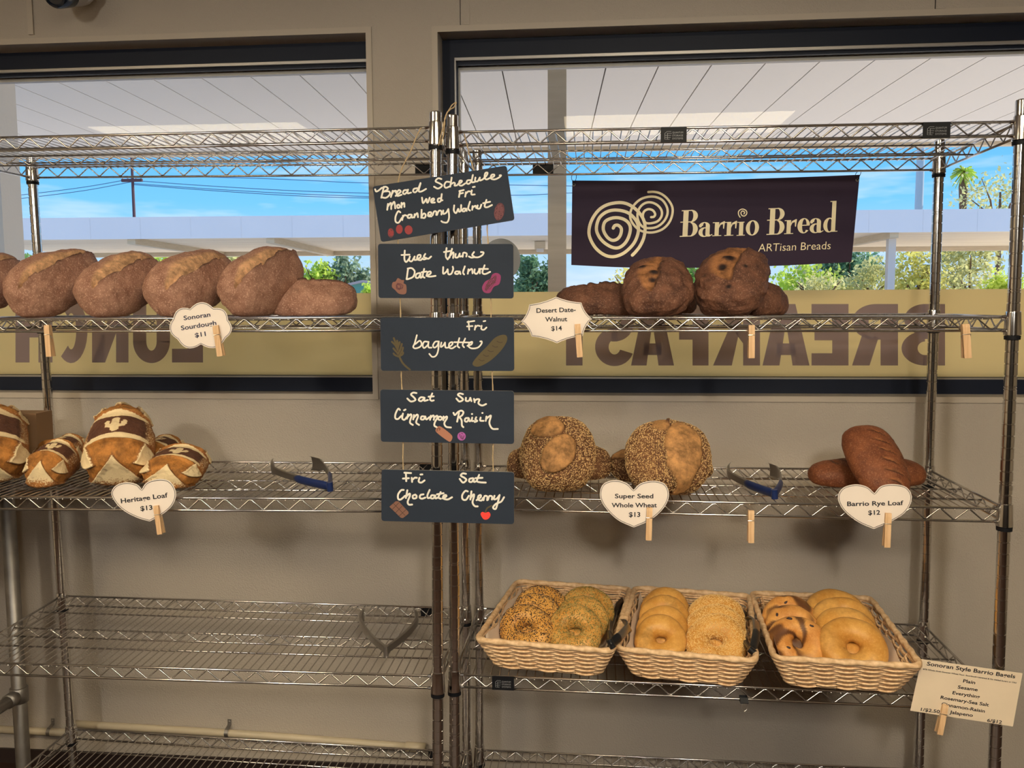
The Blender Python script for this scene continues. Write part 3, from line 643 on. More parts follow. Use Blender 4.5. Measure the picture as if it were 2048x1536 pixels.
def build_rack(u, label, plates):
    ps = RACK[u]['posts']
    base = ((ps['FL'][0]+ps['FR'][0])/2, (ps['FL'][2]+ps['BL'][2])/2, 0.0)
    t = thing('wire_shelving_rack', label, 'shelving rack', base, 'chrome wire shelving racks')
    for k, p in ps.items():
        mb = MB(); R = .0127; b = np.array([post_x(p, .03), p[2], .03]); top = np.array([post_x(p, PTOP), p[2], PTOP]); L = np.linalg.norm(top-b)
        prof = [(0, R)]; q = .0254
        k_ = 1
        while q < L-.012:
            hs = [q] if k_ % 8 else [q-.0028, q+.0028]
            for h in hs: prof += [(h-.0016, R), (h-.0007, R-.0015), (h+.0007, R-.0015), (h+.0016, R)]
            q += .0254; k_ += 1
        prof += [(L-.002, R), (L, R-.0015), (L+.0015, R*.6)]
        mb.lathe(prof, b, top, 20); o = soft(part('post', mb, M['chrome'], t), .5)
        mb = MB(); mb.lathe([(0, .019), (.006, .019), (.010, .008), (.032, .008)], (b[0], b[1], 0), (b[0], b[1], .032), 14); soft(part('levelling_foot', mb, M['chrome'], o))
    W_ = ps['FR'][0]-ps['FL'][0]
    for i, ((zfl, zfr), (zbl, zbr)) in enumerate(RACK[u]['z']):
        c = {k: np.array([post_x(ps[k], z), ps[k][2], z]) for k, z in (('FL', zfl), ('FR', zfr), ('BL', zbl), ('BR', zbr))}
        def P(a, b, dz=0.0): return (c['FL']*(1-a)+c['FR']*a)*(1-b)+(c['BL']*(1-a)+c['BR']*a)*b+np.array([0, 0, dz])
        mb = MB(); eu, ev = .014/W_, .014/DEP; RH = .0284
        def zig(A, n, z0=-.0035, z1=-.0245, off=0.0):
            pts = []
            for k in range(n+1):
                s_ = k/n; z = z0 if k % 2 else z1
                for ds in (-.09, .09):
                    q = min(1, max(0, s_+ds/n)); pts.append(A(q)+np.array([0, 0, z]))
            mb.tube(pts, .00175, 5)
        for b_ in (0, 1):
            mb.tube([P(eu, b_), P(1-eu, b_)], .0029, 8); mb.tube([P(eu, b_, -RH), P(1-eu, b_, -RH)], .0029, 8)
            zig(lambda s, b_=b_: P(eu+(1-2*eu)*s, b_), 39)
        for a_ in (0, 1):
            mb.tube([P(a_, ev), P(a_, 1-ev)], .0029, 8); mb.tube([P(a_, ev, -RH), P(a_, 1-ev, -RH)], .0029, 8)
            zig(lambda s, a_=a_: P(a_, ev+(1-2*ev)*s), 13)
        mb.tube([P(.004, .5, -.0055), P(.996, .5, -.0055)], .0022, 6); mb.tube([P(.004, .5, -.028), P(.996, .5, -.028)], .0022, 6)
        zig(lambda s: P(.01+.98*s, .5), 37, -.008, -.026)
        for b_ in (.25, .75): mb.tube([P(.002, b_, -.0055), P(.998, b_, -.0055)], .0021, 6)
        n = 58
        for k in range(1, n): mb.tube([P(k/n, -.004, -.004), P(k/n, .006, -.0026), P(k/n, .994, -.0026), P(k/n, 1.004, -.004)], .0014, 5)
        s_ = part('shelf', mb, M['wire'], t, smooth=True)
        for k in ps:
            z = c[k][2]; px = lambda q, k=k: np.array([post_x(ps[k], q), ps[k][2], q])
            mb = MB(); mb.lathe([(0, .0132), (.001, .0172), (.012, .0166), (.046, .0150), (.049, .0146), (.050, .0129)], px(z-.038), px(z+.012), 20, 0)
            mb.lathe([(0, .0131), (.0005, .0156), (.0085, .0160), (.009, .0131)], px(z-.0475), px(z-.0385), 20, 1)
            # the little welded lugs where the rim wires meet the collar
            fx = 1 if k[1] == 'L' else -1; fy = 1 if k[0] == 'F' else -1
            for dz in (0, -RH):
                q = c[k]+np.array([0, 0, dz])
                mb.tube([q+np.array([fx*.0148, 0, 0]), q+np.array([fx*.022, 0, 0])], [.0044, .0036], 8); mb.tube([q+np.array([0, fy*.0148, 0]), q+np.array([0, fy*.022, 0])], [.0044, .0036], 8)
            soft(part('collar', mb, [M['chrome'], M['black']], s_), .6)
        for (si, side, px0, px1, txt) in plates:
            if si != i: continue
            b_ = 0 if side == 'f' else 1; Y = ps['FL'][2] if b_ == 0 else ps['BL'][2]
            ys = 268 if i == 0 else (1366 if i == 3 else 930)
            x0, x1 = at_y(px0, ys, Y)[0], at_y(px1, ys, Y)[0]
            a0, a1 = (x0-ps['FL'][0])/W_, (x1-ps['FL'][0])/W_
            mb = MB(); yo = -.0040 if b_ == 0 else .0040; th = np.array([0, .0018 if b_ == 0 else -.0018, 0])
            q = [P(a0, b_, -RH-.002), P(a1, b_, -RH-.002), P(a1, b_, .002), P(a0, b_, .002)]
            mb.prism([v+np.array([0, yo, 0]) for v in q], th, 0)
            if txt:
                yo2 = -.0045
                def fn(h, v): return P(a0+(a1-a0)*h, b_, -RH+v*RH)+np.array([0, yo2, 0])
                g = lambda px, py: fn(px/100, 1-py/60)
                for k_, s__ in enumerate(('QUANTUM', 'STORAGE', 'SYSTEMS')): put_text(mb, g, s__, (45, 25+k_*13), (86, 25+k_*13), 8.5, 0.0, 0, 1)
                for ln in ([(16, 24), (24, 16), (40, 16)], [(16, 24), (16, 50), (34, 50)], [(16, 33), (40, 33)], [(16, 42), (38, 42)], [(24, 24), (42, 24)], [(26, 24), (26, 50)]): ribbon(mb, g, ln, 1.6, 1, 1)
            part('name_plate', mb, [M['black'], M['plate_ink']], s_, label='black name plate with white print' if txt else 'blank back of a black name plate')
    return t
rack_r = build_rack('R', 'chrome wire shelving rack on the right, below the banner, holding bagel baskets', [(0, 'f', 1317, 1370, 1), (0, 'f', 1852, 1908, 1), (3, 'f', 981, 1025, 1), (0, 'b', 1060, 1102, 0)])
rack_l = build_rack('L', 'chrome wire shelving rack on the left, holding sourdough and cactus loaves', [(0, 'b', 823, 862, 0), (2, 'b', 834, 868, 0), (3, 'b', 840, 864, 0), (4, 'b', 845, 868, 0)])

# ------------------------------------------------------------------ along the wall: conduit, steel stand, camera
Y_ = 0.527
def onw(px, py): return wallp(px, py, Y_)
t = thing('conduit_pipe', 'cream conduit pipe along the wall foot, right of the rear left post', 'pipe', tuple(onw(480, 1470)))
mb = MB(); P = [onw(150, 1448), onw(495, 1469), onw(812, 1493)]; mb.tube(smooth_line(P, 8), .0115, 12); part('pipe', mb, M['pipe'], t, smooth=True)
mb = MB(); mb.tube([onw(812, 1493), onw(850, 1496)], .0145, 12); part('coupling', mb, M['pipe'], t, smooth=True)
def clamp(px, py, parent):
    q = onw(px, py); mb = MB()
    pts = [q+np.array([0, math.cos(a)*-.0135, math.sin(a)*.0135]) for a in np.linspace(-2.2, 1.7, 12)]+[q+np.array([0, .0155, .017]), q+np.array([0, .0165, .034])]
    V = [];
    for p in pts: V += [p+np.array([-.006, 0, 0]), p+np.array([.006, 0, 0])]
    mb.add(V, [(2*i, 2*i+1, 2*i+3, 2*i+2) for i in range(len(pts)-1)])
    mb.lathe([(0, .004), (.002, .004), (.003, .002)], q+np.array([0, .0165, .026]), q+np.array([0, .0125, .026]), 8)
    part('pipe_clamp', mb, M['galv'], parent, label='small metal strap clamp')
clamp(455, 1465, t)
t = thing('conduit_pipe', 'cream conduit pipe along the wall foot, left of the rear left post', 'pipe', tuple(onw(60, 1462)))
mb = MB(); mb.tube([onw(-60, 1456), onw(146, 1466)], .0115, 12); part('pipe', mb, M['pipe'], t, smooth=True); clamp(100, 1463, t)
t = thing('steel_table', 'tubular steel table frame left of the left rack, mostly out of view', 'table', (-1.36, .40, 0))
lg = at_y(30, 1250, .36); mb = MB(); mb.lathe([(0, .021), (.02, .021), (.03, .0195), (.985, .0195)], (lg[0], .36, 0), (lg[0], .36, .985), 18); part('leg', mb, M['galv'], t, smooth=True)
mb = MB(); mb.lathe([(0, .021), (.02, .021), (.03, .0195), (.985, .0195)], (lg[0], -.35, 0), (lg[0], -.35, .985), 18); part('leg', mb, M['galv'], t, smooth=True)
zr = at_y(20, 1388, .36)[2]
mb = MB(); mb.tube([(lg[0], .36, zr), (lg[0], -.35, zr)], .0165, 14); part('rail', mb, M['galv'], t, smooth=True)
mb = MB(); mb.lathe([(0, .0215), (.002, .0245), (.044, .0245), (.046, .0215)], (lg[0], .36, zr-.023), (lg[0], .36, zr+.023), 18); mb.tube([(lg[0], .34, zr), (lg[0], .31, zr)], .0205, 14); part('collar', mb, M['galv'], t, smooth=True)
mb = MB(); mb.box((lg[0]-.65, -.40, .985), (lg[0]+.03, .41, 1.0)); part('tabletop', mb, M['galv'], t)
# security camera
q = at_y(116, -14, .40)
t = thing('security_camera', 'dark-faced security camera on the wall at top left corner', 'camera', tuple(q))
ax = np.array([-.18, -.92, -.36]); ax /= np.linalg.norm(ax)
mb = MB(); mb.lathe([(0, .02), (.004, .036), (.02, .038), (.10, .038), (.104, .034)], q-ax*.10, q+ax*.005, 24); soft(part('housing', mb, M['camera_white'], t))
mb = MB(); mb.lathe([(0, .039), (.045, .0395), (.052, .036), (.055, .030), (.050, .028)], q-ax*.035, q+ax*.02, 24); f_ = soft(part('front_cover', mb, M['camera_dark'], t, label='glossy dark front cover'))
mb = MB(); mb.lathe([(0, .014), (.006, .014), (.008, .009), (.009, .003)], q+ax*.013, q+ax*.022, 18); part('lens', mb, M['black'], f_, smooth=True)
mb = MB(); wpt = wallp(172, -30, .545); mb.tube(smooth_line([q-ax*.08+np.array([0, 0, -.03]), q-ax*.09+np.array([.03, 0, -.01]), wpt+np.array([0, -.02, 0])], 6), .012, 10); mb.tube([wpt+np.array([0, -.012, 0]), wpt+np.array([0, -.001, 0])], .04, 18); soft(part('mounting_arm', mb, M['camera_white'], t))
# ------------------------------------------------------------------ window graphics
def glassp(y):
    p0 = np.array(MW @ Vector((0, y, 0)))
    return lambda px, py: at_plane(px, py, p0, WN)
YG = YF+0.0405
def heavy(ch):
    """blocky capital as a list of quads/strips in a unit box"""
    out = []
    def rect(x0, y0, x1, y1): out.append([(x0, y0), (x1, y0), (x1, y1), (x0, y1)])
    def ring(cx, cy, rx, ry, ix, iy, a0, a1, n=22):
        A = np.radians(np.linspace(a0, a1, n))
        for p, q in zip(A[:-1], A[1:]):
            out.append([(cx+rx*math.cos(p), cy+ry*math.sin(p)), (cx+rx*math.cos(q), cy+ry*math.sin(q)), (cx+ix*math.cos(q), cy+iy*math.sin(q)), (cx+ix*math.cos(p), cy+iy*math.sin(p))])
    if ch == 'T': rect(0, .78, 1, 1); rect(.26, 0, .74, .78)
    elif ch == 'A': out += [[(0, 0), (.36, 0), (.56, 1), (.3, 1)], [(1, 0), (.7, 1), (.44, 1), (.64, 0)]]; rect(.3, .17, .7, .36)
    elif ch == 'F': rect(0, 0, .5, 1); rect(.5, .79, 1, 1); rect(.5, .42, .92, .62)
    elif ch == 'E': rect(0, 0, .44, 1); rect(.44, .8, 1, 1); rect(.44, .41, .92, .6); rect(.44, 0, 1, .2)
    elif ch == 'K': rect(0, 0, .36, 1); out += [[(.36, .36), (.36, .62), (.62, 1), (1, 1)], [(.42, .62), (.66, .60), (1, 0), (.6, 0)]]
    elif ch == 'R': rect(0, 0, .38, 1); rect(.38, .82, .5, 1); rect(.38, .42, .5, .6); ring(.48, .71, .52, .29, .16, .11, -90, 90); out.append([(.42, .46), (.78, .5), (1, 0), (.62, 0)])
    elif ch == 'B':
        rect(0, 0, .38, 1); rect(.38, .84, .5, 1); rect(.38, .43, .5, .61); rect(.38, 0, .5, .17)
        ring(.46, .75, .48, .25, .14, .09, -90, 90); ring(.46, .28, .54, .28, .17, .11, -90, 90)
    elif ch == 'L': rect(0, 0, .5, 1); rect(.5, 0, 1, .22)
    elif ch == 'U': rect(0, .32, .36, 1); rect(.64, .32, 1, 1); ring(.5, .34, .5, .35, .14, .15, 180, 360)
    elif ch == 'N': rect(0, 0, .34, 1); rect(.66, 0, 1, 1); out.append([(0, 1), (.36, 1), (1, 0), (.64, 0)])
    elif ch == 'C': ring(.52, .5, .52, .51, .16, .29, 52, 308)
    elif ch == 'H': rect(0, 0, .38, 1); rect(.62, 0, 1, 1); rect(.38, .4, .62, .62)
    elif ch == 'S':
        ring(.5, .7, .5, .31, .15, .12, 20, 270); ring(.5, .3, .5, .31, .15, .12, -160, 90); rect(.42, .39, .58, .61)
    return out
def graphic(win, px_top, letters, y0, y1, label, word):
    a, b, c, d = win
    zt = glassp(YG)(*px_top)[2]
    t = thing('window_graphic', label, 'window sticker', tuple(MW @ Vector(((a+b)/2, YG, c))), 'olive window graphics')
    mb = MB(); wbox(mb, a, b, YG+.0002, YG+.0009, c, zt); part('film', mb, M['film'], t)
    fn = glassp(YG); mb = MB()
    for ch, xl_, xr_ in letters:
        for quad in heavy(ch):
            _lift[0] += 1
            # seen from indoors the word reads backwards
            mb.poly([lift(fn(xr_-u_*(xr_-xl_), y1-v_*(y1-y0))) for u_, v_ in quad])
    part('lettering', mb, M['film_ink'], t, label='mauve capitals reading %s, reversed' % word)
graphic(W2, (1500, 581), [('T', 1114, 1183), ('S', 1190, 1268), ('A', 1262, 1348), ('F', 1353, 1417), ('K', 1426, 1520), ('A', 1525, 1619), ('E', 1623, 1697), ('R', 1704, 1796), ('B', 1803, 1890)], 608, 731, 'olive film across foot of right window, reversed word BREAKFAST', 'BREAKFAST')
graphic(W1, (740, 586), [('L', 344, 406), ('U', 266, 340), ('N', 184, 257), ('C', 112, 175), ('H', 31, 105)], 600, 725, 'olive film across foot of left window, reversed word LUNCH', 'LUNCH')
mb = MB(); fn = glassp(YF+.0345); mb.prism([fn(1002+39*math.cos(a), 519+42*math.sin(a)) for a in np.linspace(0, 2*PI, 41)[:-1]], (0, -.0012, 0))
single('window_sticker', mb, pbr('grey_disc', S(150, 152, 154), 0.5), 'round grey disc on right window, half behind the hanging boards', 'sticker')  # round grey shape at the pane, built as a thin flat disc

# ------------------------------------------------------------------ hanging chalkboards
YBD = -0.0625
def board(corners, off, strokes, draw, label, wid):
    fn = lambda px, py: at_y(px, py, YBD)
    # rounded outline
    cs = [np.array(c, float) for c in corners]; pts = []
    for i in range(4):
        a, b, c = cs[i-1], cs[i], cs[(i+1) % 4]; r = 6.0
        p = b+(a-b)/np.linalg.norm(a-b)*r; q = b+(c-b)/np.linalg.norm(c-b)*r
        for s in np.linspace(0, 1, 5): pts.append((1-s)**2*p+2*s*(1-s)*b+s*s*q)
    ctr = fn(*np.mean(cs, 0)); t = thing('chalkboard_sign', label, 'chalkboard', (ctr[0], YBD+.002, fn(*cs[2])[2]), 'hanging chalkboards')
    mb = MB(); mb.prism([fn(*p) for p in pts], (0, .0045, 0), 0, 1); part('board', mb, [M['slate'], M['slate_edge']], t)
    k = 2048/300; f2 = lambda px, py: at_y(px, py, YBD-.0006); f1 = lambda px, py: at_y(px, py, YBD-.0004)
    g = lambda X, Y, f=f2: f(off[0]+X/k, off[1]+Y/k)
    mb = MB()
    for s in strokes:
        if len(s) == 1: oval(mb, g, s[0], 14, 12)
        else: ribbon(mb, g, s, wid)
    part('chalk_lettering', mb, M['chalk'], t)
    g1 = lambda X, Y: g(X, Y, f1)
    draw(t, g1, lambda X, Y: g(X, Y, lambda a, b: at_y(a, b, YBD-.0007)))
    return t
def dpart(name, t, mats, build):
    mb = MB(); build(mb); part(name, mb, mats, t)
def scribble(mb, g, c, rx, ry, n, wd, mi, seed, rot=0.0):
    R = random.Random(seed); pts = []
    for i in range(n):
        a = 2*PI*i/n*5.3+R.uniform(-.4, .4); q = R.uniform(.1, 1.0); x, y = rx*q*math.cos(a), ry*q*math.sin(a)
        pts.append((c[0]+x*math.cos(rot)-y*math.sin(rot), c[1]+x*math.sin(rot)+y*math.cos(rot)))
    ribbon(mb, g, pts, wd, mi, 4)

B1 = [[(70,400),(85,430),(120,415),(160,380)],[(190,365),(170,450),(155,515)],[(160,385),(215,365),(245,395),(195,430),(175,440)],[(195,430),(260,430),(270,470),(220,515),(160,510)],
[(310,420),(285,505)],[(290,480),(320,430),(355,420),(350,440)],[(350,490),(390,460),(420,430),(395,410),(365,450),(375,490),(430,475)],[(510,410),(465,415),(450,450),(475,465),(510,430),(520,405)],[(515,415),(515,455),(560,445)],
[(645,385),(600,395),(590,430),(620,440),(655,400),(690,315)],[(690,320),(665,420),(700,430),(765,395)],
[(975,260),(930,250),(895,290),(950,320),(985,350),(930,390),(875,365)],[(1085,300),(1040,300),(1015,345),(1035,380),(1090,360)],[(1115,240),(1095,365)],[(1100,335),(1140,310),(1160,320),(1155,350),(1190,345)],
[(1200,330),(1240,310),(1255,285),(1225,285),(1215,335),(1250,350),(1300,320)],[(1375,275),(1330,280),(1320,315),(1350,325),(1385,285),(1405,205)],[(1400,220),(1390,300),(1430,300)],
[(1440,240),(1435,285),(1470,290),(1500,240)],[(1500,240),(1500,280),(1540,265)],[(1545,260),(1590,215),(1605,175),(1575,180),(1565,240),(1590,265),(1630,250)],[(1640,245),(1690,225),(1695,200),(1660,205),(1650,250),(1700,265),(1760,240),(1790,210),(1770,210)],
[(245,600),(235,680)],[(240,640),(285,585),(290,670)],[(290,630),(330,570),(345,660)],[(395,610),(370,620),(380,655),(410,640),(395,610)],[(430,585),(430,650)],[(430,620),(465,585),(470,640)],
[(710,515),(725,590),(770,530),(775,570),(790,580),(815,515)],[(835,570),(875,545),(865,525),(835,545),(840,580),(885,580)],[(970,520),(930,530),(930,570),(965,560),(980,465)],[(980,470),(970,545),(990,550)],
[(1230,420),(1215,505)],[(1220,425),(1280,410)],[(1225,460),(1270,450)],[(1310,440),(1300,500)],[(1305,465),(1340,430),(1365,430)],[(1390,415),(1385,470),(1430,470)],[(1405,370),(1430,365)],
[(415,715),(385,700),(350,770),(350,840),(390,855),(435,790)],[(450,760),(440,820)],[(440,795),(470,755),(500,760)],[(560,745),(525,750),(515,785),(545,790),(570,760)],[(570,750),(570,785),(600,780)],[(610,740),(605,785)],[(610,765),(645,725),(655,780)],
[(705,680),(700,790)],[(705,770),(735,730),(760,750),(745,790),(700,785)],[(790,760),(830,745),(835,715),(800,720),(795,765),(840,770)],[(855,755),(875,705),(905,705),(905,750)],[(915,750),(940,695),(975,700),(975,745)],[(1000,690),(1000,735),(1040,720),(1070,670)],[(1070,670),(1080,780),(1055,850),(1000,850),(975,835)],
[(1150,620),(1145,690),(1175,725),(1205,665),(1215,705),(1240,690),(1245,615)],[(1310,665),(1275,665),(1260,695),(1290,700),(1315,670)],[(1315,665),(1320,695)],[(1365,570),(1340,660),(1365,690)],[(1400,630),(1395,680)],[(1400,650),(1440,625),(1450,655)],[(1470,620),(1465,660),(1500,660),(1520,610)],[(1590,545),(1565,630),(1600,645),(1665,615)],[(1545,590),(1640,570)]]
def d1(t, g, g2):
    def cr(mb):
        oval(mb, g, (400,945), 46, 62, 0); oval(mb, g, (527,955), 54, 62, 0); oval(mb, g, (285,995), 44, 66, 1); scribble(mb, g2, (285,995), 40, 60, 22, 9, 0, 3)
    dpart('cranberry_drawing', t, [CH['red'], CH['dull']], cr)
    def wa(mb): oval(mb, g, (1765,705), 70, 122, 0, 24, .18); scribble(mb, g2, (1765,705), 66, 112, 70, 7, 1, 5, .18)
    dpart('walnut_drawing', t, [CH['dull'], CH['faint']], wa)
board([(745,373),(1013,331),(1029,440),(762,484)], (740,320), B1, d1, 'topmost hanging chalkboard, tilted, headed Bread Schedule', 23)
B2 = [[(475,145),(470,260),(495,300),(530,260)],[(430,205),(540,200)],[(545,225),(535,275),(570,290),(610,225)],[(610,225),(605,270),(640,270)],[(640,260),(685,240),(690,205),(655,210),(645,260),(690,275),(720,250)],[(755,190),(735,230),(775,250),(740,265),(725,260)],[(770,250),(800,255),(835,225)],
[(1045,110),(1035,220),(1060,265)],[(1010,165),(1095,150)],[(1120,120),(1085,240)],[(1060,265),(1110,195),(1140,170),(1135,245)],[(1170,190),(1165,235),(1200,235),(1225,185)],[(1225,185),(1225,225),(1255,220)],[(1265,230),(1275,175),(1320,185),(1315,225)],[(1420,165),(1395,205),(1425,230),(1385,240),(1350,225)],[(1420,235),(1480,235),(1535,205),(1550,170),(1515,165)],
[(520,390),(500,535)],[(515,390),(570,385),(610,430),(590,500),(530,530),(500,535)],[(680,450),(635,465),(625,510),(660,515),(690,465)],[(690,455),(690,515),(715,500)],[(740,395),(720,490),(745,515)],[(705,440),(775,430)],[(770,490),(825,460),(825,430),(790,440),(775,485),(815,500),(895,490)],
[(1000,370),(1000,460),(1045,430),(1060,400)],[(1060,400),(1070,465),(1110,460),(1135,400),(1130,365)],[(1215,430),(1175,430),(1160,455),(1195,465),(1225,435)],[(1225,430),(1235,465)],[(1295,360),(1270,440),(1285,470)],[(1345,400),(1335,460)],[(1340,430),(1390,395),(1400,455)],[(1430,400),(1425,445),(1460,460),(1500,395)],[(1500,395),(1500,455)],[(1565,345),(1535,440),(1570,465),(1640,435)],[(1490,395),(1610,395)]]
def d2(t, g, g2):
    def wa(mb): blob(mb, g, [(380,520),(430,545),(465,550),(460,590),(495,620),(490,730),(400,735),(340,680),(300,640),(310,580),(350,565)], 0); scribble(mb, g2, (400,640), 60, 60, 24, 6, 1, 6)
    dpart('walnut_drawing', t, [CH['brown'], CH['dull']], wa)
    def da(mb): blob(mb, g, [(1730,450),(1785,490),(1765,600),(1690,640),(1640,720),(1560,715),(1530,650),(1570,570),(1640,530),(1670,470)], 0); scribble(mb, g2, (1650,590), 130, 50, 40, 7, 1, 8, -.85)
    dpart('date_drawing', t, [CH['purple'], CH['dull']], da)
board([(756,487.5),(1026.5,488),(1027,597),(757,596)], (740,480), B2, d2, 'second hanging chalkboard from top, reading tues thurs Date Walnut', 23)
B3 = [[(1345,120),(1355,235)],[(1330,130),(1425,115)],[(1325,190),(1400,185)],[(1440,180),(1430,235)],[(1435,210),(1465,180),(1500,185)],[(1525,180),(1520,225),(1555,235),(1590,205)],[(1550,120),(1575,115)],
[(640,310),(610,420),(590,470),(620,490),(680,470),(705,430),(680,385),(620,430)],[(790,400),(740,400),(720,450),(740,485),(790,440),(800,400)],[(795,420),(800,475),(840,480)],[(935,395),(890,400),(860,450),(880,480),(920,450),(940,395)],[(940,395),(930,520),(900,590),(850,605),(810,565)],[(975,410),(965,470),(1000,450),(1025,410)],[(1025,410),(1030,475),(1065,480)],[(1065,480),(1120,440),(1125,405),(1085,420),(1080,475),(1120,490),(1170,460)],[(1220,350),(1195,450),(1220,480)],[(1300,355),(1265,440),(1285,475)],[(1150,405),(1390,410)],[(1330,455),(1385,435),(1395,400),(1360,415),(1345,460),(1390,490),(1470,480),(1520,430),(1525,395),(1505,395)]]
def d3(t, g, g2):
    def wh(mb):
        ribbon(mb, g, [(400,600),(440,680),(490,735),(545,780)], 26, 0)
        for a in ([(385,600),(370,480),(325,350)],[(380,560),(345,520),(320,490)],[(375,500),(340,440),(300,400)],[(385,520),(380,440),(370,385)],[(395,560),(420,480),(435,430)],[(395,590),(440,520),(450,480)],[(385,600),(340,580),(322,560)],[(385,480),(400,430),(405,405)],[(395,600),(445,570),(452,545)]): ribbon(mb, g, a, 26, 0)
        for a in ([(385,590),(345,540)],[(380,540),(340,480)],[(390,580),(430,510)],[(385,530),(405,450)]): ribbon(mb, g2, a, 6, 1)
    dpart('wheat_drawing', t, [CH['olive'], CH['line']], wh)
    def ba(mb):
        blob(mb, g, [(1800,305),(1865,320),(1865,400),(1780,530),(1640,660),(1500,735),(1420,730),(1405,680),(1500,560),(1600,460),(1700,350)], 0)
        for i in range(5): x, y = 1520+i*62, 650-i*62; ribbon(mb, g2, [(x-35,y-12),(x,y+8),(x+40,y+4)], 7, 1)
    dpart('baguette_drawing', t, [CH['olive'], CH['line']], ba)
board([(760.5,635),(1027.8,635),(1028.3,742),(761.8,741.5)], (740,625), B3, d3, 'middle hanging chalkboard reading Fri baguette with a wheat ear', 21)
B4 = [[(635,110),(590,105),(560,130),(600,170),(620,205),(560,225),(510,185)],[(735,170),(690,170),(665,205),(700,220),(745,180)],[(745,175),(740,215),(790,205)],[(850,115),(820,190),(840,215),(870,210)],[(800,160),(870,155)],
[(1270,125),(1225,115),(1200,135),(1240,165),(1270,200),(1220,225),(1180,185)],[(1310,175),(1310,215),(1350,215),(1370,175)],[(1370,175),(1385,220)],[(1420,190),(1430,235)],[(1430,215),(1460,195),(1495,200),(1480,250),(1530,280),(1585,260)],
[(410,340),(385,325),(350,390),(345,450),(380,465),(430,420)],[(450,390),(440,455),(470,475),(500,440)],[(465,345),(485,335)],[(520,400),(505,460)],[(510,440),(555,400),(565,430),(545,510),(585,545)],[(600,410),(590,470)],[(595,450),(640,405),(655,430),(630,510),(670,545)],[(745,430),(705,430),(695,465),(730,470),(755,435)],[(755,430),(770,470),(810,440)],[(830,420),(820,475)],[(825,450),(865,415),(875,450),(870,475)],[(875,445),(915,420),(920,445),(885,510),(880,555),(910,575)],[(960,430),(935,440),(935,470),(965,475),(985,450),(960,430)],[(1005,430),(1000,480)],[(1005,460),(1045,430),(1050,455),(1015,520),(1040,570),(1105,580)],
[(1140,380),(1160,410),(1200,370),(1245,350),(1275,370),(1260,410),(1220,440)],[(1215,380),(1190,500)],[(1220,440),(1250,480),(1255,550),(1275,575)],[(1345,450),(1305,455),(1295,490),(1325,500),(1350,460)],[(1350,455),(1360,495),(1385,480)],[(1395,445),(1390,490),(1420,490)],[(1393,396)],[(1450,440),(1440,470),(1465,490),(1430,505)],[(1510,445),(1505,485),(1550,490)],[(1535,382)],[(1590,430),(1580,490)],[(1590,460),(1640,420),(1650,430),(1630,520),(1670,595),(1745,600)]]
def d4(t, g, g2):
    def ci(mb): blob(mb, g, [(900,600),(925,570),(970,570),(1090,660),(1125,710),(1105,765),(1070,768),(960,690),(900,635)], 0); ribbon(mb, g2, [(915,630),(920,600),(950,590),(955,610),(940,615)], 8, 1)
    dpart('cinnamon_drawing', t, [CH['cinnamon'], CH['line']], ci)
    def ra(mb): oval(mb, g, (1250,700), 57, 58, 0); [ribbon(mb, g2, s, 8, 1) for s in ([(1225,670),(1230,700),(1250,735)],[(1250,660),(1265,665)],[(1250,690),(1265,740)],[(1285,690),(1270,735)])]
    dpart('raisin_drawing', t, [CH['violet'], CH['line']], ra)
board([(760.5,779),(1027.8,782),(1028,888),(761.8,883.5)], (740,770), B4, d4, 'fourth hanging chalkboard from top, reading Sat Sun Cinnamon Raisin', 24)
B5 = [[(490,110),(495,220)],[(470,105),(560,110)],[(450,185),(530,180)],[(570,175),(575,230)],[(575,205),(610,175),(640,175)],[(675,175),(665,225),(700,240),(745,210)],[(690,130),(715,128)],
[(1310,120),(1265,115),(1240,145),(1290,175),(1315,205),(1270,240),(1225,190)],[(1405,180),(1360,190),(1355,225),(1390,230),(1415,190)],[(1415,185),(1420,230),(1455,220)],[(1490,135),(1460,215),(1500,235),(1580,240)],[(1440,180),(1535,175)],
[(460,340),(425,345),(385,400),(385,460),(420,470),(480,420)],[(510,345),(490,450)],[(495,430),(540,390),(545,420),(515,500),(530,540),(575,540)],[(620,405),(585,420),(590,455),(630,450),(635,420),(615,405)],[(730,400),(690,410),(680,445),(710,460),(755,445)],[(815,340),(785,410),(790,450),(825,445)],[(880,415),(840,415),(830,450),(865,455),(890,420)],[(890,415),(895,455),(925,445)],[(965,370),(935,440),(965,460)],[(915,400),(1005,385)],[(990,455),(1040,430),(1035,410),(1005,420),(1000,455),(1060,470),(1120,440)],
[(1335,360),(1300,355),(1260,410),(1265,465),(1310,475),(1350,420)],[(1385,360),(1370,470)],[(1375,450),(1415,400),(1420,430),(1400,510),(1430,560),(1470,565)],[(1455,480),(1510,440),(1510,410),(1480,425),(1475,470),(1520,485),(1545,450)],[(1550,480),(1565,425),(1600,430),(1600,480)],[(1610,475),(1630,425),(1665,430),(1665,470)],[(1700,420),(1690,465),(1730,460),(1770,410)],[(1770,410),(1740,530),(1715,600),(1680,580),(1720,530),(1790,500),(1830,440)]]
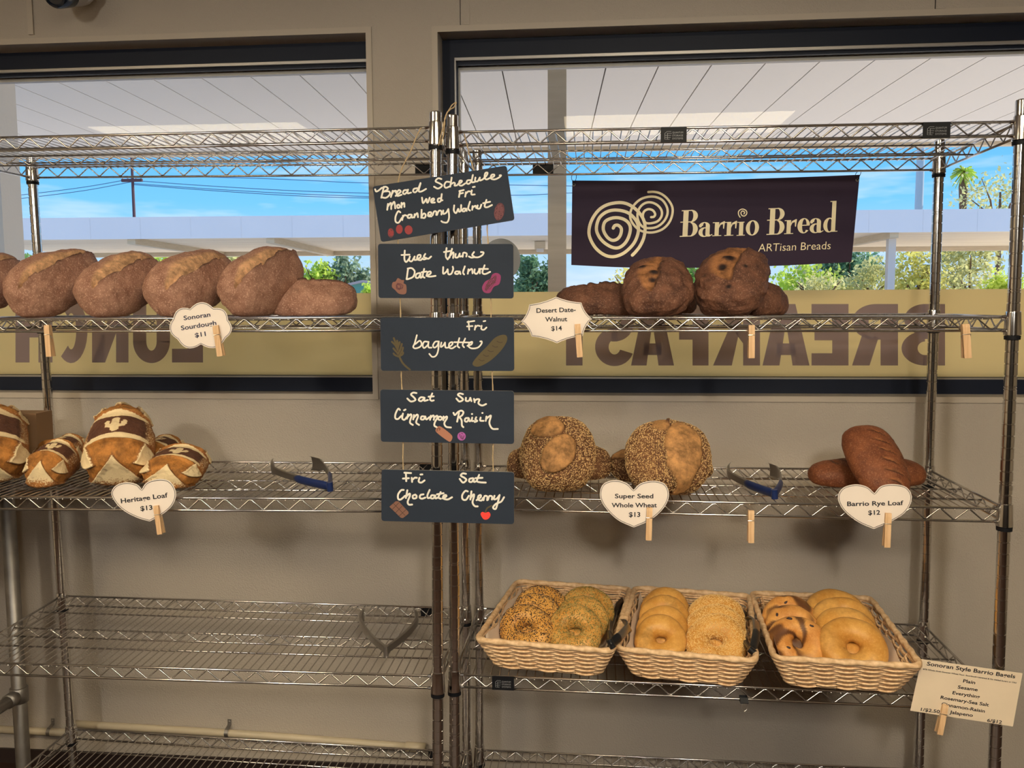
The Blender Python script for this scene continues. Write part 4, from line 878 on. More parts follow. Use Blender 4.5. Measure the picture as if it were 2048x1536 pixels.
def d5(t, g, g2):
    def co(mb):
        mb.poly([g(*p) for p in [(350,495),(390,495),(525,640),(525,665),(450,725),(420,720),(265,570)]], 0)
        for s in ([(320,525),(480,690)],[(300,610),(395,515)],[(345,655),(440,560)],[(395,700),(490,610)]): ribbon(mb, g2, s, 6, 1, 1)
    dpart('chocolate_drawing', t, [CH['choc'], CH['line']], co)
    def ch(mb): ribbon(mb, g, [(1575,645),(1600,590),(1660,555)], 20, 1); blob(mb, g2, [(1510,670),(1535,640),(1575,652),(1620,640),(1645,675),(1630,720),(1590,745),(1545,735)], 0)
    dpart('cherry_drawing', t, [CH['cherry'], CH['olive']], ch)
board([(763,939),(1028.3,944.5),(1028,1048.5),(762.7,1042)], (740,930), B5, d5, 'lowest hanging chalkboard reading Fri Sat Choclate Cherry', 25)
# cords behind the boards
def cord(label, runs, r=.0012):
    mb = MB()
    for pts in runs:
        P = smooth_line([at_y(a, b, y) for a, b, y in pts], 6); mb.tube(P, r, 6)
        P2 = [p+np.array([math.sin(i*1.3)*.0013, 0, math.cos(i*1.3)*.0009]) for i, p in enumerate(P)]; mb.tube(P2, r*.7, 5)
    single('jute_cord', mb, M['cord'], label, 'cord', 'jute cords of the hanging boards', smooth=True)
yb = YBD+.0062
cord('jute cord holding the left side of the hanging chalkboards', [[(843,256,-.045),(838,262,-.052),(820,305,yb),(797,362,yb),(796,480,yb),(800,560,yb),(801,640,yb),(803,700,yb),(803,760,yb),(805,830,yb),(806,900,yb),(806,950,yb)]])
cord('jute cord holding the right side of the hanging chalkboards', [[(928,268,-.012),(934,290,-.03),(946,335,yb),(972,400,yb),(975,470,yb),(979,540,yb),(982,620,yb),(984,700,yb),(985,760,yb),(986,830,yb),(986,900,yb),(986,955,yb)],
     [(877,292,-.052),(884,262,-.05),(892,232,-.045),(903,212,-.04),(912,205,-.04),(908,214,-.043),(897,222,-.045),(890,236,-.048),(888,262,-.05),(882,290,-.05)]])

# ------------------------------------------------------------------ banner
YV = .452
bf = lambda px, py: at_y(px, py, YV)
t = thing('banner', 'dark banner reading Barrio Bread hung at back of right rack', 'banner', tuple(bf(1430, 531)))
top = smooth_line([(1144.5,361),(1300,361.5),(1440,359.5),(1580,355),(1719.5,349.5)], 6); bot = smooth_line([(1703,524),(1600,529.5),(1480,534),(1340,536),(1240,534.5),(1142.5,530)], 6)
mb = MB(); mb.prism([bf(*p) for p in list(top)+list(bot)], (0, .0012, 0)); part('vinyl', mb, M['banner'], t)
b1 = lambda px, py: at_y(px, py, YV-.0006)
mb = MB(); k = 2048/290; gA = lambda X, Y: b1(1150+X/k, 360+Y/k)
ribbon(mb, gA, [(540,680),(562,645),(610,640),(655,690),(640,780),(590,838),(520,850),(450,800),(400,700),(420,595),(500,545),(600,532),(700,560),(765,620),(782,700),(755,810),(700,900),(620,955),(530,952),(420,890),(340,800),(302,690),(335,550),(420,465),(530,427),(650,432),(760,470),(850,555),(893,650),(888,760),(840,880),(760,975),(660,1048),(540,1083),(420,1060),(300,970),(220,840),(197,720),(235,570),(330,430),(450,352),(600,320),(720,332),(830,390),(920,480),(975,580),(990,690),(970,820),(920,930),(860,1010),(810,1062)], 45)
ribbon(mb, gA, [(1075,525),(1115,518),(1132,480),(1100,430),(1040,412),(980,440),(958,500),(972,570),(1010,608),(1080,610),(1170,580),(1222,510),(1222,430),(1170,360),(1090,320),(1010,320),(940,360),(895,430),(882,520),(910,610),(970,668),(1060,680),(1160,660),(1250,590),(1303,490),(1300,390),(1240,290),(1150,243),(1050,236),(940,265),(850,335),(790,430),(780,530),(820,620),(900,700),(1000,737),(1120,737),(1240,692),(1330,600),(1375,480),(1370,370),(1300,260),(1210,192),(1120,168),(1035,170)], 33)
part('spiral_emblem', mb, M['gold'], t)
k2 = 5.12; gB = lambda X, Y: b1(1340+X/k2, 340+Y/k2)
mb = MB()
def didone(ch, x0, y0, sx, sy, lean=.05):
    def f(u, v): return gB(x0+u*sx+v*sy*lean, y0-v*sy-u*sx*.036)
    def q(*p): _lift[0] += 1; mb.poly([lift(f(*a)) for a in p])
    def rect(a, b, c, d): q((a, b), (c, b), (c, d), (a, d))
    def ring(cx, cy, rx, ry, ix, iy, a0, a1, n=26, sh=0.0):
        A = np.radians(np.linspace(a0, a1, n))
        for p, r in zip(A[:-1], A[1:]): q((cx+rx*math.cos(p), cy+ry*math.sin(p)), (cx+rx*math.cos(r), cy+ry*math.sin(r)), (cx+sh+ix*math.cos(r), cy+iy*math.sin(r)), (cx+sh+ix*math.cos(p), cy+iy*math.sin(p)))
    def dot(cx, cy, r): q(*[(cx+r*math.cos(a), cy+r*math.sin(a)) for a in np.linspace(0, 2*PI, 15)[:-1]])
    if ch == 'B':
        rect(.0, 0, .4, .035); rect(.03, .965, .4, 1); rect(.0, .535, .36, .57); rect(.1, 0, .29, 1)
        ring(.38, .77, .26, .235, .09, .20, -90, 90); rect(.36, .965, .38, 1); rect(.29, .535, .39, .57); ring(.38, .27, .28, .275, .10, .235, -90, 90)
    elif ch == 'a':
        rect(.29, .06, .46, .42); ring(.235, .40, .225, .155, .06, .125, 0, 175); dot(.075, .42, .065); ring(.24, .17, .235, .185, .09, .145, 55, 305, sh=.02)
        q((.29, .1), (.34, .0), (.46, -.005), (.58, .06), (.565, .09), (.50, .05), (.46, .09))
    elif ch == 'r':
        rect(.0, 0, .37, .03); rect(.0, .50, .2, .53); rect(.09, 0, .26, .53); q((.24, .36), (.30, .49), (.46, .56), (.50, .55), (.47, .27), (.43, .28), (.42, .45), (.32, .42), (.26, .30))
    elif ch == 'i': rect(.0, 0, .34, .03); rect(.01, .50, .3, .53); rect(.09, 0, .26, .53)
    elif ch == 'o': ring(.26, .265, .265, .285, .105, .25, 0, 360)
    elif ch == 'e': ring(.25, .265, .255, .285, .09, .25, 8, 322, sh=.025); rect(.11, .265, .49, .30)
    elif ch == 'd':
        ring(.24, .26, .24, .28, .10, .24, 40, 320, sh=.02); rect(.32, .0, .485, 1.17); rect(.24, 1.135, .45, 1.17); rect(.4, 0, .58, .03)
for ch, x0, y0, sx, sy in (('B', 99, 685, 275, 272), ('a', 288, 684, 250, 268), ('r', 432, 678, 250, 268), ('r', 556, 675, 250, 268), ('i', 681, 674, 250, 268), ('o', 774, 668, 255, 275),
                           ('B', 987, 665, 275, 272), ('r', 1168, 657, 250, 268), ('e', 1303, 646, 250, 275), ('a', 1426, 645, 250, 270), ('d', 1566, 636, 255, 270)): didone(ch, x0, y0, sx, sy)
ribbon(mb, gB, [(718,484),(702,455),(705,420),(740,400),(778,415),(786,445),(765,470),(738,466),(726,440),(742,420),(764,432),(757,450)], 11)
put_text(mb, gB, 'ARTisan Breads', (902,836), (1643,810), 84, -.006, .13)
part('lettering', mb, M['gold'], t)
for (cx_, cy_) in ((1147.8, 369.5), (1714.5, 360)):
    mb = MB(); P = [at_y(cx_+2.4*math.cos(a), cy_+2.4*math.sin(a), YV-.0008) for a in np.linspace(0, 2*PI, 15)[:-1]]; mb.tube(P, .0012, 6, closed=True); part('grommet', mb, M['bead'], t)
for pts in ([(1148,369),(1143,356),(1146,348),(1152,349),(1152,358),(1148,369)], [(1714.5,360),(1711,349),(1717,342),(1722,340),(1721,348),(1715,360)]): mb = MB(); mb.tube(smooth_line([at_y(a, b, YV-.003-.012*(1-abs(i-2.5)/2.5)) for i, (a, b) in enumerate(pts)], 5), .0008, 5); part('hanging_tie', mb, M['black'], t)

# ------------------------------------------------------------------ price tags and clothespins
def tag_plane(Y): return lambda px, py: at_y(px, py, Y)
def price_tag(outline, Y, lines, label, name='price_tag', mat='card', ink='ink', inset=3.2, border=True, shear=0.0):
    f0, f1 = tag_plane(Y), tag_plane(Y-.0006); A = np.array(outline); c = A.mean(0)
    p = f0(c[0], A[:, 1].max()); t = thing(name, label, 'price tag', (p[0], Y, p[2]), 'price tags clipped on the shelves')
    mb = MB(); mb.prism([f0(*q) for q in outline], (0, .0009, 0)); part('card', mb, M[mat], t)
    mb = MB()
    if border:
        P = [np.array(q, float) for q in outline]; k = len(P); ins = []
        area = sum(P[i][0]*P[(i+1) % k][1]-P[(i+1) % k][0]*P[i][1] for i in range(k))
        for i in range(k):
            d = P[(i+1) % k]-P[i-1]; d /= np.linalg.norm(d)+1e-9; n_ = np.array([-d[1], d[0]])*(1 if area > 0 else -1); ins.append(P[i]+n_*inset)
        ribbon(mb, f1, ins, .9, 0, 1, closed=True)
    for s, a, b, cap in lines: put_text(mb, f1, s, a, b, cap, BW, shear)
    part('printing', mb, M[ink], t); return t
def heart(pts_r, notch, pts_l, tip):
    # clockwise in the picture from the notch over the right lobe to the tip and back
    return [np.array(notch, float)]+smooth_line([notch]+pts_r+[tip], 5)[1:-1]+[np.array(tip, float)]+smooth_line([tip]+pts_l+[notch], 5)[1:-1]
def zz(ox, oy, k): return lambda L_: [(ox+a/k, oy+b/k) for a, b in L_]
YT = -.058
def arcs(cusps, bulge):
    out_ = []; k = len(cusps); ctr = np.mean(np.array(cusps), 0)
    for i in range(k):
        a, b = np.array(cusps[i], float), np.array(cusps[(i+1) % k], float); m_ = (a+b)/2; n_ = np.array([(b-a)[1], -(b-a)[0]]); n_ /= np.linalg.norm(n_)
        if (m_-ctr)@n_ < 0: n_ = -n_
        L_ = np.linalg.norm(b-a)
        for s in np.linspace(0, 1, 8)[:-1]: out_.append(a+(b-a)*s+n_*L_*bulge*4*s*(1-s))
    return out_
Zc = zz(0, 470, 2.7676)
price_tag(arcs(Zc([(1052,408),(1182,405),(1262,470),(1250,570),(1112,605),(983,578),(958,462)]), .27), YT, [('Sonoran', (367.8, 640.6), (421, 632.8), 9.2), ('Sourdough', (362.5, 660.5), (433, 649.5), 9.2), ('$11', (390.5, 675), (412, 671.6), 9.2)], 'cloud-shaped price tag Sonoran Sourdough $11', ink='ink_blue', inset=2.2)
Zs = zz(1024, 400, 3.84)
def star(V):
    out_ = []; k = len(V); ctr = np.mean(np.array(V), 0)
    for i in range(k):
        a, b = np.array(V[i], float), np.array(V[(i+1) % k], float)
        for s in np.linspace(0, 1, 6)[:-1]:
            p = a+(b-a)*s; out_.append(p+(ctr-p)*.05*4*s*(1-s))
    return out_
price_tag(star(Zs([(70,932),(133,803),(340,743),(533,788),(612,912),(545,1042),(345,1100),(150,1048)])), -.012, [('Desert Date-',)+tuple(Zs([(188,866),(490,858)]))+(9.3,), ('Walnut',)+tuple(Zs([(255,934),(424,930)]))+(9.3,), ('$14',)+tuple(Zs([(302,1004),(384,1000)]))+(9.3,)], 'eight-pointed price tag Desert Date-Walnut $14', inset=2.2)
Zh = zz(0, 760, 3.84)
price_tag(heart(Zh([(1130,785),(1230,760),(1310,785),(1352,870),(1325,960),(1250,1030)]), Zh([(1088,840)])[0], Zh([(1060,1060),(960,1010),(890,945),(855,870),(890,810),(970,786),(1050,802)]), Zh([(1150,1086)])[0]), YT, [('Heritage Loaf',)+tuple(Zh([(930,947),(1290,900)]))+(9.6,), ('$13',)+tuple(Zh([(1080,1005),(1172,995)]))+(9.6,)], 'heart-shaped price tag Heritage Loaf $13', inset=2.2)
Zw = zz(1000, 760, 3.821)
price_tag(heart(Zw([(1075,790),(1170,770),(1260,795),(1292,880),(1250,980),(1150,1070)]), Zw([(1020,840)])[0], Zw([(900,1070),(800,970),(763,880),(790,795),(880,765),(970,790)]), Zw([(1024,1127)])[0]), -.012, [('Super Seed',)+tuple(Zw([(878,903),(1172,903)]))+(9,), ('Whole Wheat',)+tuple(Zw([(853,973),(1199,972)]))+(9,), ('$13',)+tuple(Zw([(985,1045),(1072,1045)]))+(9.6,)], 'heart-shaped price tag Super Seed Whole Wheat $13', inset=2.2)
Zr = zz(1536, 760, 3.84)
price_tag(heart(Zr([(870,815),(965,800),(1065,825),(1105,905),(1060,1010),(950,1085)]), Zr([(818,870)])[0], Zr([(690,1090),(580,1000),(537,905),(575,830),(670,802),(760,820)]), Zr([(812,1144)])[0]), -.012, [('Barrio Rye Loaf',)+tuple(Zr([(608,968),(1040,960)]))+(9.2,), ('$12',)+tuple(Zr([(770,1036),(862,1033)]))+(9.2,)], 'heart-shaped price tag Barrio Rye Loaf $12', inset=2.2)
Zb = zz(1820, 1310, 2048/228)
kb = 2048/228
price_tag([np.array(q) for q in Zb([(205,75),(2022,330),(1848,1285),(5,1000)])], -.0225, [(s, Zb([a])[0], Zb([b])[0], cp/kb) for s, a, b, cp in SHEET], 'rectangular price sheet listing Sonoran Style Barrio Bagels', mat='sheet', border=False, shear=0.08)

def clothespin(top, bot, Y, label, w_=10.5):
    a, b = at_y(*top, Y), at_y(*bot, Y); L = np.linalg.norm(b-a); ax = (b-a)/L
    t = thing('clothespin', label, 'clothespin', tuple(b), 'wooden clothespins')
    sdv = np.cross(ax, [0, 1.0, 0]); sdv /= np.linalg.norm(sdv); nr = np.array([0, -1.0, 0]); hw = w_/2*(at_y(1, 0, Y)[0]-at_y(0, 0, Y)[0])
    for sg in (1, -1):
        mb = MB()
        # profile along the length: jaw, groove, spring seat, tapering handle
        prof = [(0, .0006, .0042), (.10, .0008, .0058), (.22, .0008, .0064), (.30, .0018, .0064), (.36, .0008, .0064), (.44, .0010, .0066), (.70, .0030, .0078), (1.0, .0058, .0086)]
        V = []
        for s, i_, o_ in prof:
            p = a+ax*L*s
            for q, r in ((-hw, i_), (hw, i_), (hw, o_), (-hw, o_)): V.append(p+sdv*q+nr*r*sg)
        n_ = len(prof); fs = []
        for i in range(n_-1):
            for j in range(4): fs.append((i*4+j, i*4+(j+1) % 4, i*4+4+(j+1) % 4, i*4+4+j))
        fs += [(3, 2, 1, 0), tuple((n_-1)*4+j for j in range(4))]; mb.add(V, fs); part('leg', mb, M['pin'], t)
    mb = MB(); p = a+ax*L*.40
    P = [p+sdv*(hw*1.15*(-1+2*i/40))+ax*math.cos(i*PI/4)*.0022+nr*math.sin(i*PI/4)*.0022 for i in range(41)]; mb.tube(P, .0006, 5)
    for sg in (1, -1): mb.tube([a+ax*L*.40+sdv*hw*1.12*sg, a+ax*L*.36+sdv*hw*1.15*sg+nr*.004*sg, a+ax*L*.30+sdv*hw*1.1*sg+nr*.0069, a+ax*L*.30+sdv*-hw*.2*sg+nr*.0069], .0007, 5)
    part('spring', mb, M['spring'], t)
for top, bot, Y, lab, w_ in (((95, 650), (102, 713), -.060, 'empty clothespin on left rack, left of the cloud tag', 10.5), ((432, 651), (443, 712), -.0595, 'clothespin holding the cloud-shaped Sonoran Sourdough tag', 11), ((1155, 648), (1160, 714), -.0135, 'clothespin holding the eight-pointed Desert Date-Walnut tag', 10.5),
    ((1503, 650), (1502, 716), -.006, 'empty clothespin on second shelf of right rack, below dark loaves', 10.5), ((1930, 648), (1933, 716), -.006, 'empty clothespin at right end of second shelf, right rack', 12), ((313, 1011), (323, 1067), -.0595, 'clothespin holding the heart-shaped Heritage Loaf tag', 10),
    ((1299, 1015), (1297, 1079), -.0135, 'clothespin holding the heart-shaped Super Seed tag', 10.5), ((1502, 1021), (1501, 1084), -.006, 'empty clothespin between the Super Seed and Rye tags', 10.5), ((1776, 1026), (1772, 1093), -.0135, 'clothespin holding the heart-shaped Barrio Rye Loaf tag', 10.5),
    ((1890, 1409), (1877, 1466), -.0240, 'clothespin holding the rectangular bagel price sheet', 10)):
    clothespin(top, bot, Y, lab, w_)
# binder clip under the baskets
p = at_y(1488, 1398, -.003); t = thing('binder_clip', 'small black binder clip on lowest visible rim below middle basket', 'clip', tuple(p))
mb = MB(); mb.prism([p+np.array([-.009, -.002, .004]), p+np.array([.009, -.002, .004]), p+np.array([.009, -.008, -.006]), p+np.array([-.009, -.008, -.006])], (0, .001, 0)); mb.prism([p+np.array([-.009, .010, .004]), p+np.array([.009, .010, .004]), p+np.array([.009, .008, -.006]), p+np.array([-.009, .008, -.006])], (0, .001, 0)); mb.box(tuple(p+np.array([-.009, -.008, -.0072])), tuple(p+np.array([.009, .009, -.006]))); part('body', mb, M['black'], t)
mb = MB(); q = p+np.array([0, -.006, -.005]); mb.tube(smooth_line([q+np.array([-.004, 0, 0]), q+np.array([-.006, -.002, -.012]), q+np.array([0, -.003, -.019]), q+np.array([.006, -.002, -.012]), q+np.array([.004, 0, 0])], 5), .0007, 5); part('wire_handle', mb, M['spring'], t)
# ------------------------------------------------------------------ breads
def fbm(Pt, seed, freq, octv=3):
    g = np.random.RandomState(seed); o = np.zeros(len(Pt)); amp = 1.0
    for _ in range(octv):
        D = g.normal(size=(7, 3)); D /= np.linalg.norm(D, axis=1)[:, None]; ph = g.uniform(0, 6.28, 7); fr = freq*g.uniform(.7, 1.3, 7)
        o += amp*np.sin((Pt@D.T)*fr+ph).sum(1)/3.2; freq *= 2.1; amp *= .5
    return o
def sst(x, a, b):
    t = np.clip((x-a)/(b-a), 0, 1); return t*t*(3-2*t)
def loaf_raw(L, W, H, seed, pe=.7, flat=.45, nu=110, nv=112, rough=.0012, lump=.004, scores=(), patches=(), pits=(), custom=None, taper=0.0):
    T = np.linspace(0.035, PI-0.035, nu); Ph = np.linspace(0, 2*PI, nv, endpoint=False)
    TT, PP = np.meshgrid(T, Ph, indexing='ij'); s = -np.cos(TT).ravel(); r = (np.sin(TT)**pe).ravel(); ph = PP.ravel()
    tp = 1+taper*s
    x = s*L/2; y = np.cos(ph)*W/2*r*tp; z = np.sin(ph)*H/2*r*tp
    n = np.stack([x/L**2, y/W**2, z/H**2], 1); n /= np.linalg.norm(n, axis=1)[:, None]+1e-12
    psi = np.arctan2(np.cos(ph), np.sin(ph)); a = psi*W/2*(.35+.65*r)          # distance from the ridge, + towards local y
    k = flat*H/2; z = np.where(z < 0, -k*np.tanh(-z/k), z)
    V = np.stack([x, y, z], 1); mk = np.zeros((len(V), 3)); dsp = lump*fbm(V, seed, 26, 2)+rough*fbm(V, seed+1, 170, 3)
    top = sst(np.abs(psi), 2.4, 1.7)
    wob = .004*fbm(V, seed+2, 60, 3)
    for (x0, a0, x1, a1, w_, ear, dep) in scores:
        d0 = np.array([x1-x0, a1-a0]); ln = np.linalg.norm(d0); e = d0/ln; q = ((x-x0)*e[0]+(a-a0)*e[1])/ln; d = (x-x0)*(-e[1])+(a-a0)*e[0]+wob
        win = np.sqrt(np.clip(np.sin(PI*np.clip(q, 0, 1)), 0, 1))*top; wl = w_*win+1e-5
        inside = sst(d, 0, .0025)*sst(d, wl*1.05, wl*.7)*(win > .02)
        mk[:, 1] = np.maximum(mk[:, 1], inside); dsp -= dep*inside*sst(d, wl, 0)
        er = np.exp(-np.clip(-d, 0, 1)/(.30*abs(w_)+1e-4))*(d < .001)*win
        dsp += ear*er; mk[:, 2] = np.maximum(mk[:, 2], np.exp(-((d-.0005)/.0045)**2)*win*.95)
    for (x0, a0, rx, ra, rot, bulge) in patches:
        cx_, cy_ = x-x0, a-a0; c_, s_ = math.cos(rot), math.sin(rot); u, v = (cx_*c_+cy_*s_)/rx, (-cx_*s_+cy_*c_)/ra; q = np.sqrt(u*u+v*v)+wob*12+.10*fbm(V, seed+8, 34, 2)
        ins = sst(q, 1.0, .90); mk[:, 1] = np.maximum(mk[:, 1], ins); dsp += bulge*ins*np.clip(1-.6*q, 0, 1)-.006*np.exp(-((q-1.02)/.07)**2)
        mk[:, 2] = np.maximum(mk[:, 2], np.exp(-((q-1.0)/.06)**2)*.5)
    for (x0, a0, rr, dep) in pits:
        q = np.hypot(x-x0, a-a0)/rr+.32*fbm(V, seed+9, 90, 2); g_ = np.exp(-q**4); mk[:, 2] = np.maximum(mk[:, 2], g_); mk[:, 1] *= 1-g_; dsp += dep*g_
    if custom is not None: dsp = dsp+custom(s, r, ph, psi, x, a, mk, V)
    V = V+n*dsp[:, None]
    Fc = []
    for i in range(nu-1):
        for j in range(nv): Fc.append((i*nv+j, i*nv+(j+1) % nv, (i+1)*nv+(j+1) % nv, (i+1)*nv+j))
    Fc.append(tuple(range(nv-1, -1, -1))); Fc.append(tuple((nu-1)*nv+j for j in range(nv)))
    return V, Fc, mk
def orient(yaw, pitch, roll):
    y, p, c = (math.radians(q) for q in (yaw, pitch, roll))
    X = np.array([math.sin(y)*math.cos(p), math.cos(y)*math.cos(p), math.sin(p)]); Y = np.array([-math.cos(y), math.sin(y), 0]); Z = np.cross(X, Y)
    Y2 = Y*math.cos(c)-Z*math.sin(c); Z2 = Z*math.cos(c)+Y*math.sin(c)
    return np.stack([X, Y2, Z2], 1)
def fit(V, R, box, yfront, zbase, scale_y=True):
    """turn the loaf, stand it on zbase with its front at yfront, and size it to the picture box"""
    V = V@R.T; x0, y0, x1, y1 = box
    zl = V[:, 2]-V[:, 2].min(); hh = .24*zl.max(); q = np.minimum(zl/hh, 1); V[:, 2] = np.where(zl < hh, hh*q*q*(2-q), zl)     # soft bread settles flat where it rests
    V = V-V.mean(0)
    sx = sz = 1.0; X = at_y((x0+x1)/2, y1, yfront+.08)[0]; base = V.copy()
    for _ in range(25):
        sy = math.sqrt(sx*sz); Q = base*np.array([sx, sy, sz]); Q[:, 2] += zbase-Q[:, 2].min(); Q[:, 1] += yfront-Q[:, 1].min(); Q[:, 0] += X
        pr = project(Q); a, b = pr[:, 0].min(), pr[:, 0].max(); t, u = pr[:, 1].min(), pr[:, 1].max()
        sx *= ((x1-x0)/(b-a))**.8; X += ((x0+x1)/2-(a+b)/2)*(Q[:, 1].mean()-CAM[1])/F
        sz *= max(.3, min(3, (u-y0)/(u-t)))**.8
    return Q
def seeds_on(V, Fc, mk, n, seed, size, lift=.0002, mats=1, thin=.45, avoid=.35, region=None, prob=(1.0,)):
    g = np.random.RandomState(seed); T = np.array([f[:3] for f in Fc if len(f) == 4]); A, B, C_ = V[T[:, 0]], V[T[:, 1]], V[T[:, 2]]
    nr = np.cross(B-A, C_-A); ar = np.linalg.norm(nr, axis=1); nr /= ar[:, None]+1e-12; ok = ar.copy()
    if mk is not None: ok *= (mk[T[:, 0], 1] < avoid)
    if region is not None: ok *= region(A, nr)
    idx = g.choice(len(T), n, p=ok/ok.sum()); u = g.uniform(0, 1, (n, 2)); u = np.where(u.sum(1, keepdims=True) > 1, 1-u, u)
    P = A[idx]+(B-A)[idx]*u[:, :1]+(C_-A)[idx]*u[:, 1:]; Nn = nr[idx]
    ctr = V.mean(0); sgn = np.sign(((P-ctr)*Nn).sum(1)); 
    t = np.cross(Nn, g.normal(size=(n, 3))); t /= np.linalg.norm(t, axis=1)[:, None]; b = np.cross(Nn, t)
    sz = size*g.uniform(.75, 1.25, n)[:, None]; P = P+Nn*lift
    mb = MB(); faces = [(0, 2, 4), (2, 1, 4), (1, 3, 4), (3, 0, 4), (2, 0, 5), (1, 2, 5), (3, 1, 5), (0, 3, 5)]
    VV = np.stack([P+t*sz, P-t*sz, P+b*sz*thin, P-b*sz*thin, P+Nn*sz*thin, P-Nn*sz*thin], 1).reshape(-1, 3)
    mi = g.choice(len(prob), n, p=prob)
    mb.v = [tuple(p) for p in VV]
    for i in range(n):
        o = i*6
        for f in faces: mb.f.append((f[0]+o, f[1]+o, f[2]+o)); mb.m.append(int(mi[i]))
    return mb
def mk4(mk): return np.concatenate([np.clip(mk, 0, 1), np.ones((len(mk), 1))], 1)
def loaf(raw, R, box, yf, zb, mat, label, group, seeds=0, seed=0, name='bread_loaf'):
    V, Fc, mk = raw; Q = fit(V, R, box, yf, zb)
    if np.linalg.det(R) < 0: Fc = [f[::-1] for f in Fc]
    loc = ((Q[:, 0].min()+Q[:, 0].max())/2, (Q[:, 1].min()+Q[:, 1].max())/2, Q[:, 2].min())
    mb = MB(); mb.v = [tuple(p) for p in Q]; mb.f = Fc; mb.m = [0]*len(Fc)
    if not seeds:
        o = bpy.data.objects.new(name, mesh(name, mb, M[mat], True, loc, mk4(mk))); C.objects.link(o); o.location = loc
        o['label'] = label; o['category'] = 'bread'; o['group'] = group; return Q
    t = thing(name, label, 'bread', loc, group)
    part('crust', mb, M[mat], t, True, attr=mk4(mk))
    sm = seeds_on(Q, Fc, mk, seeds, seed, .0021, prob=(.66, .34)); part('sesame_seeds', sm, [M['seed'], M['seed2']], t, kind='stuff')
    return Q

# sourdough on the second shelf, left rack
Z2 = lambda u, px, y: deck(u, 1, at_y(px, 637, y)[0], y)+.0015
G1 = 'sourdough loaves on the second shelf'
def sour(seed, **k):
    a = dict(L=.29, W=.185, H=.17, pe=.60, lump=.004, rough=.0013, scores=[(-.135, -.012, .135, -.010, .060, .022, .018)]); a.update(k); return loaf_raw(seed=seed, **a)
SR = orient(24, 22, -40)
loaf(sour(11), SR, (-140, 505, 56, 637), .035, Z2('L', 10, .1), 'sour', 'sourdough loaf at far left, cut off by picture edge', G1)
loaf(sour(12), SR, (5, 497, 204, 637), .03, Z2('L', 100, .1), 'sour', 'sourdough loaf with deep dark split, second from left', G1)
loaf(sour(13, scores=[(-.125, -.018, .12, -.014, .072, .016, .013)]), SR, (145, 501, 333, 637), .03, Z2('L', 240, .1), 'sour', 'sourdough loaf with broad pale scar, directly left of the one above cloud tag', G1)
loaf(sour(14, scores=[(-.125, -.022, .125, -.016, .064, .014, .011)]), SR, (284, 498, 473, 637), .03, Z2('L', 380, .1), 'sour', 'sourdough loaf directly behind and above the cloud tag, shallow split', G1)
loaf(sour(15, scores=[(-.135, -.008, .135, -.004, .058, .026, .019)]), SR, (433, 492, 608, 637), .03, Z2('L', 520, .1), 'sour', 'sourdough loaf with pointed top ear, right of the cloud tag', G1)
loaf(sour(16, H=.12, scores=[(-.12, .0, .14, .0, .03, .012, .006)]), orient(72, 2, -18), (530, 555, 715, 637), .12, Z2('L', 640, .2), 'sour', 'low lying sourdough loaf at right end of the row', G1)

# date walnut loaves
G2 = 'date walnut loaves on the second shelf'
def waln(seed, **k):
    a = dict(L=.26, W=.19, H=.165, pe=.6, lump=.006, rough=.0022); a.update(k); return loaf_raw(seed=seed, **a)
loaf(waln(21, L=.28, H=.12, scores=[(-.11, .0, .11, .01, .03, .012, .006)]), orient(78, 0, -15), (1112, 562, 1300, 637), .13, Z2('R', 1200, .2), 'walnut', 'dark loaf lying flat behind the eight-pointed tag', G2)
loaf(waln(22, scores=[(-.075, -.006, .11, -.026, .062, .012, .009)], pits=[(.018, -.006, .013, .004), (-.022, -.004, .010, -.003), (.05, .03, .010, .003)]), orient(6, 52, 6), (1241, 513, 1390, 637), .025, Z2('R', 1315, .1), 'walnut', 'dark round loaf propped up, left of the tallest dark loaf', G2)
loaf(waln(23, L=.22, H=.12), orient(60, 0, 0), (1300, 547, 1395, 637), .29, Z2('R', 1350, .3), 'walnut', 'dark loaf almost hidden between the two propped dark loaves', G2)
loaf(waln(24, scores=[(-.060, -.030, .12, -.052, .092, .012, .008)], pits=[(.045, -.012, .014, .004), (-.020, .052, .017, -.004), (-.085, -.03, .008, .003), (.0, -.062, .008, .003), (.0, -.002, .018, -.003)]), orient(20, 50, 8), (1385, 494, 1542, 637), .02, Z2('R', 1460, .1), 'walnut', 'tallest dark loaf, propped up and overlapping the banner', G2)
loaf(waln(25, H=.13, scores=[(-.1, .0, .1, .0, .02, .008, .004)]), orient(40, 4, -10), (1462, 563, 1578, 637), .10, Z2('R', 1530, .2), 'walnut', 'dark loaf lying low at right end of its shelf row', G2)

